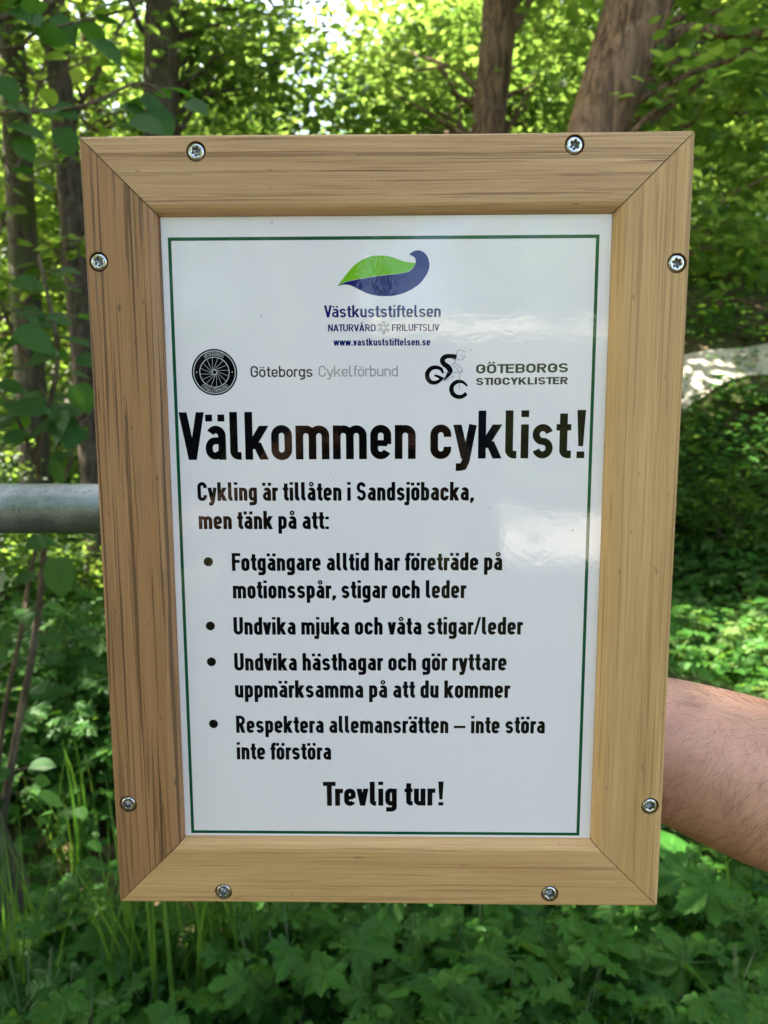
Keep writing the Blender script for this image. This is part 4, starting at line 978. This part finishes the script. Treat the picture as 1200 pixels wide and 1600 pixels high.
for x, y, kd, s in ((-3.4, 5.6, 0, .9), (-2.3, 4.6, 1, .7), (-4.4, 6.6, 1, 1.1), (-1.6, 6.4, 0, 1.0), (0.2, 6.6, 0, 1.1), (1.4, 6.0, 1, .9), (1.6, 5.4, 0, .8), (2.3, 5.0, 1, .35), (4.2, 6.6, 0, .8), (3.0, 5.2, 0, .42), (3.5, 7.9, 1, .7), (5.2, 7.2, 1, 1.1), (-5.6, 8.0, 0, 1.2), (-2.6, 7.6, 0, 1.2), (2.0, 9.8, 0, 1.3), (6.8, 11.8, 0, 1.3), (-6, 12, 1, 1.5), (0, 11, 1, 1.4), (3.2, 15, 0, 1.6), (-3, 15, 0, 1.6), (8, 17, 1, 1.7), (-9, 17, 0, 1.7)):
    o = bushes[kd] if not used[kd] else copy_tree(bushes[kd]); used[kd] = True
    o.location = (x, y, tz(x, y)); o.rotation_euler = (0, 0, random.random() * 6.28); o.scale = (s, s, s)

# hazel saplings close on the left
def tube_path(m, pts, r0, r1, n=7):
    P = sp3(pts); m.tube(P, list(np.linspace(r0, r1, len(P))), n, wob=.12)
def sp3(pts, n=5):
    P = [np.array(p, float) for p in pts]; o = []
    for i in range(len(P) - 1):
        a, b_, c, d = P[max(i - 1, 0)], P[i], P[i + 1], P[min(i + 2, len(P) - 1)]
        for j in range(n):
            t = j / n; o.append(Vector(.5 * (2 * b_ + (c - a) * t + (2 * a - 5 * b_ + 4 * c - d) * t * t + (3 * b_ - a - 3 * c + d) * t ** 3)))
    return o + [Vector(P[-1])]
def sapling(name, label, base, stems, leaves, rnd_leaves, size, mat, group=None):
    """stems: list of (world points, r0, r1); leaves: (point, direction, normal, size)"""
    root = empty(name, base); tag(root, label, 'sapling', group); base = Vector(base); m = MB(); tips = []
    for pts, r0, r1 in stems: tube_path(m, [Vector(p) - base for p in pts], r0, r1); tips += sp3([Vector(p) - base for p in pts])[4:]
    pos, dr, nm, sz = [], [], [], []
    for p, d, n_, s in leaves: pos.append(Vector(p) - base); dr.append(d); nm.append(n_); sz.append(s)
    for _ in range(rnd_leaves):
        p = random.choice(tips); a = random.random() * 6.28; d = Vector((math.cos(a), math.sin(a), random.uniform(-.5, .2))); q = p + d * random.uniform(.02, .09)
        m.tube([p, q], [.0016, .001], 4, cap=False); pos.append(q); dr.append(d); nm.append(Vector((random.gauss(0, .35), random.gauss(-.25, .35), 1))); sz.append(size * random.uniform(.6, 1.2))
    m.build('stem', M['twig'], root, True)
    sz = np.array(sz); V, polys = scatter(T_hazel(), np.array([list(p) for p in pos]), frames(np.array([list(d) for d in dr]), np.array([list(n_) for n_ in nm])), np.stack([sz, sz, sz], 1))
    link('leaves', np_mesh('leaves', V, polys), mat, root, True); return root
f0 = C(-30, 1420, 1.9); f0.z = tz(f0.x, f0.y)
def LV(u, v, d, dx, dz, s, face=.6):
    """leaf near a photo place: grows towards (dx,dz), blade half facing the viewer"""
    s *= .86
    return (C(u, v, d), Vector((dx, random.uniform(-.3, .3), dz)), Vector((random.uniform(-.3, .3), -face, 1 - face * .4)), s)
sapling('hazel_sapling', 'young hazel with round toothed leaves behind the pipe at the left edge', f0,
        [([f0, C(20, 1180, 1.9), C(52, 1010, 1.85), C(68, 860, 1.75), C(60, 700, 1.65), C(90, 560, 1.6), C(60, 400, 1.6)], .011, .004), ([f0, C(2, 1150, 1.95), C(30, 1000, 1.9), C(58, 850, 1.8), C(110, 720, 1.7), C(120, 600, 1.7)], .008, .003),
         ([C(62, 740, 1.66), C(20, 640, 1.6), C(-20, 590, 1.6)], .005, .002), ([C(70, 620, 1.6), C(20, 520, 1.55), C(0, 470, 1.5)], .005, .002), ([C(85, 700, 1.66), C(130, 650, 1.6), C(150, 640, 1.6)], .004, .002)],
        [LV(50, 520, 1.5, -.8, -.3, .085), LV(25, 515, 1.45, .9, -.5, .09), LV(45, 565, 1.5, .7, .2, .085), LV(15, 640, 1.5, .9, .05, .09, .5), LV(110, 650, 1.5, -.6, -.6, .105), LV(80, 660, 1.55, .7, -.2, .08), LV(90, 720, 1.6, -.2, -1, .07), LV(5, 690, 1.5, .7, .3, .06),
         LV(95, 870, 1.55, .0, -1, .098, .8), LV(40, 850, 1.6, .9, .1, .07), LV(10, 900, 1.6, -.5, -.6, .07), LV(120, 600, 1.5, .3, -.9, .07), LV(20, 440, 1.5, .8, -.1, .07), LV(120, 560, 1.6, .8, -.1, .07), LV(30, 760, 1.7, .5, -.6, .07), LV(75, 800, 1.65, .5, -.8, .06)], 90, .058, M['hazel_leaf'], 'hazel saplings')
f1 = C(-330, 1300, 1.9); f1.z = tz(f1.x, f1.y)
sapling('hazel_sapling', 'hazel branches with broad leaves hanging into the top left corner', f1,
        [([f1, C(-300, 700, 1.8), C(-220, 200, 1.6), C(-120, 70, 1.55), C(0, 30, 1.5), C(75, 5, 1.5), C(130, -40, 1.5)], .014, .003), ([C(-220, 240, 1.6), C(-80, 190, 1.5), C(40, 175, 1.45), C(130, 165, 1.45), C(215, 130, 1.5), C(260, 150, 1.5)], .006, .0018),
         ([C(-80, 190, 1.5), C(20, 260, 1.5), C(90, 300, 1.5)], .004, .002), ([C(-120, 80, 1.55), C(20, 75, 1.5), C(60, 50, 1.5), C(180, 20, 1.5), C(250, -10, 1.5)], .004, .002)],
        [LV(150, 62, 1.45, .6, -.5, .075, .5), LV(85, 25, 1.5, .6, -.8, .07), LV(20, 15, 1.45, .7, -.3, .08), LV(15, 50, 1.45, .8, .2, .06), LV(140, 132, 1.4, .9, .03, .052, .25), LV(220, 150, 1.5, .7, -.5, .075), LV(240, 170, 1.5, .5, -.8, .075, .5), LV(290, 160, 1.5, .7, -.3, .06), LV(0, 165, 1.4, .8, -.1, .07, .4), LV(10, 195, 1.4, .9, -.2, .085, .4), LV(85, 165, 1.45, .8, -.4, .06), LV(95, 200, 1.45, .4, -.9, .065),
         LV(240, -5, 1.4, .8, .1, .06), LV(125, 35, 1.45, -.4, -.7, .055), LV(0, 120, 1.4, .5, -.8, .06), LV(30, 215, 1.4, .4, -.7, .055), LV(190, 165, 1.5, .8, -.2, .06)], 26, .06, M['hazel_leaf'], 'hazel saplings')

f2 = C(-110, 1150, 3.0); f2.z = tz(f2.x, f2.y)
sapling('hazel_sapling', 'slender sunlit sapling with small leaves between the two leaning left trunks', f2,
        [([f2, C(-80, 800, 3.0), C(-30, 480, 3.0), C(30, 250, 3.0), C(80, 60, 3.0), C(110, -60, 3.0)], .013, .003), ([C(-40, 520, 3.0), C(40, 470, 2.9), C(100, 400, 2.9), C(130, 370, 2.9)], .006, .002),
         ([C(20, 280, 3.0), C(90, 250, 2.95), C(150, 190, 2.95), C(200, 170, 3.0)], .005, .002), ([C(60, 130, 3.0), C(140, 90, 3.0), C(215, 30, 3.0)], .005, .002), ([C(-20, 440, 3.0), C(-10, 340, 3.1), C(10, 230, 3.1)], .004, .002)],
        [], 170, .075, M['tree_leaf'], 'hazel saplings')

# mossy stump at the left edge
def stump():
    p = C(-22, 1330, 1.85); z0 = tz(p.x, p.y); m = MB(); n = 22; lv = [(-.1, .15), (0, .135), (.12, .105), (.25, .085), (.40, .07), (.46, .05)]; V = []
    for z, r in lv:
        for k in range(n):
            th = 2 * math.pi * k / n; rr = r * (1 + .18 * math.sin(3 * th + 2 * z * 5) + .10 * math.sin(7 * th + z * 20) + random.uniform(-.04, .04)); V.append((rr * math.cos(th) - z * .1, rr * math.sin(th), z))
    Fq = [(i * n + k, i * n + (k + 1) % n, (i + 1) * n + (k + 1) % n, (i + 1) * n + k) for i in range(len(lv) - 1) for k in range(n)] + [tuple(range((len(lv) - 1) * n, len(lv) * n))]
    o = mesh('tree_stump', V, Fq, M['bark_moss'], None, True); o.location = (p.x, p.y, z0); tag(o, 'weathered mossy stump under the hazel stems at the left edge', 'stump')
stump()

# ------------------------------------------------------------------ herbs, grass and ground cover
def herb_parts(xs, ys, zs, hs, nl, size, tmpl, flat=.35):
    """stems with leaves set round them; returns leaf batch and stem segments"""
    pos, d, up, s = [], [], [], []
    for x, y, z, h in zip(xs, ys, zs, hs):
        a0 = random.random() * 6.28; lx, ly = random.gauss(0, .12), random.gauss(0, .12)
        for i in range(nl):
            t = (.35 + .65 * (i + random.random()) / nl); a = a0 + 2.4 * i; dv = (math.cos(a), math.sin(a), random.uniform(-.35, .25)); rr = h * .10 + .02
            pos.append((x + lx * h * t + dv[0] * rr, y + ly * h * t + dv[1] * rr, z + h * t)); d.append(dv); up.append((random.gauss(0, flat), random.gauss(0, flat) - .12, 1)); s.append(size * random.uniform(.65, 1.25) * (1.15 - .3 * t))
    pos, d, up, s = map(np.array, (pos, d, up, s)); return scatter(tmpl, pos, frames(d, up), s)

# single herbs nearest the viewer: one of each kind, then copies
def herb_proto(label, tmpl, nl, size, h, mat, group):
    root = empty('woodland_herb', (0, 0, 0)); tag(root, label, 'plant', group); m = MB(); pos = []
    for k in range(3):
        x, y = random.gauss(0, .05), random.gauss(0, .05); hh = h * random.uniform(.7, 1.1); pos.append((x, y, hh)); m.tube([(x * .4, y * .4, -.02), (x * .8, y * .8, hh * .5), (x, y, hh)], [.0022, .0016, .0010], 5)
    m.build('stem', M['stem'], root, True)
    V, polys = herb_parts([p[0] for p in pos], [p[1] for p in pos], [0] * 3, [p[2] for p in pos], nl, size, tmpl); link('leaves', np_mesh('leaves', V, polys), mat, root, True); return root
lob = T_lobed()
herbs = [herb_proto('lobed leaf woodland herb growing under the board', lob, 7, .15, .36, M['herb_leaf'], 'lobed leaf herbs under the board'), herb_proto('lobed leaf woodland herb growing under the board', lob, 6, .165, .30, M['herb_leaf'], 'lobed leaf herbs under the board'), herb_proto('lobed leaf woodland herb growing under the board', lob, 8, .125, .42, M['herb_leaf'], 'lobed leaf herbs under the board')]
k = 0
for i in range(64):
    v = random.uniform(1395, 1640); u = random.uniform(440, 1230) if i < 54 else random.uniform(0, 200)
    ang = PITCH + math.atan((v - CY) / F); dist = (CAM.z - .28) / math.tan(ang); x = (u - CX) / F * dist * 1.12; y = dist
    o = herbs[k] if k < 3 else copy_tree(herbs[k % 3]); k += 1
    s = random.uniform(.75, 1.1); o.location = (x, y, tz(x, y)); o.rotation_euler = (random.gauss(0, .1), random.gauss(0, .1), random.random() * 6.28); o.scale = (s, s, s)

def rosette(label, u, v, n, size, mat=None):
    ang = PITCH + math.atan((v - CY) / F); y = (CAM.z - .18) / math.tan(ang); x = (u - CX) / F * y * 1.15; root = empty('broadleaf_rosette', (x, y, tz(x, y) + .10)); tag(root, label, 'plant')
    pos, d, up, s = [], [], [], []
    for i in range(n):
        a = 2.4 * i + random.random() * .4; d.append((math.cos(a), math.sin(a), random.uniform(.35, 1.1))); up.append((-math.cos(a) * .5, -math.sin(a) * .5, 1)); s.append(size * random.uniform(.7, 1.15)); pos.append((math.cos(a) * .012, math.sin(a) * .012, 0))
    s = np.array(s); V, polys = scatter(T_dock(), np.array(pos), frames(np.array(d), np.array(up)), np.stack([s * 1.25, s, s], 1)); link('leaves', np_mesh('leaves', V, polys), M['dock_leaf'], root, True)
    m = MB(); m.tube([(0, 0, -.12), (0, 0, .0), (.01, 0, .02)], [.006, .006, .003], 7); m.build('stem', M['stem'], root, True)
rosette('bright green dandelion-like rosette in the bottom right corner', 1090, 1560, 11, .27); rosette('broad toothed leaves growing left of the corner rosette', 1010, 1500, 8, .25)
rosette('long leaved rosette just below the hairy forearm', 1120, 1400, 8, .24); rosette('low rosette at the bottom edge right of centre', 930, 1640, 8, .2)

blade = T_blade(.5)
def grass_tuft(label, u, v, n, h, group=None, mat='grass'):
    ang = PITCH + math.atan((v - CY) / F); y = (CAM.z - .15) / math.tan(ang); x = (u - CX) / F * y * 1.12
    pos = np.stack([rng.normal(0, .035, n), rng.normal(0, .035, n), np.full(n, -.02)], 1); a = rng.uniform(0, 6.28, n); d = np.stack([np.cos(a) * .45, np.sin(a) * .45, rng.uniform(.6, 1.3, n)], 1); up = np.stack([-np.cos(a), -np.sin(a), np.full(n, .35)], 1)
    L = h * rng.uniform(.5, 1.15, n); V, polys = scatter(T_blade(.7, 6), pos, frames(d, -up), np.stack([rng.uniform(.006, .012, n), L, L], 1)); V[:, 2] = V[:, 2]
    o = link('grass_tuft', np_mesh('grass_tuft', V, polys), M[mat], None, True); o.location = (x, y, tz(x, y)); tag(o, label, 'grass', group)
grass_tuft('tall arching grass tuft under the lower left corner of the frame', 335, 1560, 60, .60); grass_tuft('fresh grass tuft at the bottom edge, second from the left corner', 215, 1610, 50, .50)
grass_tuft('loose grass tuft in the bottom left corner', 60, 1570, 40, .40); grass_tuft('grass tuft standing left of the lower frame corner', 120, 1330, 14, .34); grass_tuft('thin grass tuft beside the mossy stump', 60, 1230, 12, .34)
grass_tuft('pale grass tuft below the bottom right frame corner', 1085, 1470, 12, .42)

def cover(name, n, tmpl, nl, size, h, mat, xr, yr, dens=None):
    xs = rng.uniform(*xr, n); ys = yr[0] + (yr[1] - yr[0]) * rng.random(n) ** 1.3; keep = np.abs(xs) < ys * .72 + .35
    if dens is not None: keep &= rng.random(n) < dens(xs, ys)
    keep &= ~((xs > 2.3) & (xs < 6.4) & (np.abs(ys - 6.62) < .34) & (rng.random(n) < .85))      # the trail stays mostly bare
    xs, ys = xs[keep], ys[keep]; zs = terrain(xs, ys); hs = h * rng.uniform(.5, 1.2, len(xs)) * (.75 + .5 * np.sin(xs * 2.1 + 1) * np.sin(ys * 1.7))
    return herb_parts(xs, ys, zs, np.clip(hs, .06, 2), nl, size, tmpl)
parts = [cover('e', 420, T_hazel(), 8, .040, .30, None, (-1.6, 1.6), (1.0, 3.0)), cover('a', 2600, lob, 6, .095, .30, None, (-2.5, 2.5), (1.0, 3.6), lambda x, y: (.22 + .7 * sstep(-.5, .2, x)) * (np.hypot(x + .6, y - 1.9) > .30)),
         cover('b', 3600, T_simple(), 9, .062, .42, None, (-5, 5), (2.4, 7.0)), cover('b', 2600, lob, 6, .10, .40, None, (-4, 4), (2.2, 6.0)), cover('c', 6500, T_simple(), 8, .10, .45, None, (-11, 11), (6, 17))]
V, polys = merge(parts); tag(link('ground_cover', np_mesh('ground_cover', V, polys), M['herb_leaf']), kind='stuff', label='low green herbs carpeting the wood floor', cat='ground cover')
V, polys = merge([cover('d', 1500, lob, 5, .10, .36, None, (.9, 4.5), (2.0, 5.0))]); tag(link('ground_cover', np_mesh('ground_cover', V, polys), M['pale_leaf']), kind='stuff', label='pale green herbs right of the frame', cat='ground cover')
# grass
n = 17000; xs = rng.uniform(-5, 5, n); ys = 1.0 + 6.5 * rng.random(n) ** 1.4; keep = (np.abs(xs) < ys * .7 + .3) & (rng.random(n) < .25 + .75 * (1 - sstep(-.9, .4, xs))) & ((np.hypot(xs + .6, ys - 1.9) > .24) | (rng.random(n) < .3)); xs, ys = xs[keep], ys[keep]; n = len(xs)
a = rng.uniform(0, 6.28, n); d = np.stack([np.cos(a) * .5, np.sin(a) * .5, rng.uniform(.5, 1.3, n)], 1); up = np.stack([np.cos(a), np.sin(a), np.full(n, -.35)], 1); L = rng.uniform(.08, .28, n)
V, polys = scatter(T_blade(.6, 4), np.stack([xs, ys, terrain(xs, ys) - .01], 1), frames(d, up), np.stack([rng.uniform(.003, .006, n), L, L], 1))
tag(link('grass', np_mesh('grass', V, polys), M['grass'], None, True), kind='stuff', label='thin grass growing between the herbs', cat='grass')
# dead leaves
n = 9000; xs = rng.uniform(-6, 6, n); ys = 1.0 + 9 * rng.random(n) ** 1.2; V, polys = scatter(T_simple(), np.stack([xs, ys, terrain(xs, ys) + .012], 1), frames(rand_dirs(n, .1), rand_up(n, .3)), rng.uniform(.03, .07, n))
tag(link('leaf_litter', np_mesh('leaf_litter', V, polys), M['litter']), kind='stuff', label='dry brown leaves lying on the soil', cat='leaf litter')
# sunlit meadow grass across the path
n = 30000; xs = rng.uniform(-10, 20, n); ys = -10 - 20 * rng.random(n) ** 1.3; a = rng.uniform(0, 6.28, n); d = np.stack([np.cos(a) * .4, np.sin(a) * .4, np.ones(n)], 1); up = np.stack([np.cos(a), np.sin(a), np.full(n, -.3)], 1); L = rng.uniform(.15, .4, n)
V, polys = scatter(T_blade(.5, 3), np.stack([xs, ys, terrain(xs, ys)], 1), frames(d, up), np.stack([np.full(n, .012), L, L], 1))
tag(link('meadow_grass', np_mesh('meadow_grass', V, polys), M['grass']), kind='stuff', label='sunlit meadow grass beyond the path', cat='grass')

# the wood goes on to the right of the view
for x, y, kd, sc_ in ((8.6, 4.6, 1, 1.1), (10.5, 7.6, 0, 1.2), (9.5, 1.2, 2, 1.1), (13, 4.5, 1, 1.4), (12.5, 10.5, 0, 1.4), (14, .5, 0, 1.4)):
    o = copy_tree(protos[kd]); o.location = (x, y, tz(x, y) - .05); o.rotation_euler = (0, 0, x * 3 + y); o.scale = (sc_, sc_, sc_)
    tag(o, 'tree of the wood to the right of the barrier', 'tree', 'trees to the right of the barrier')
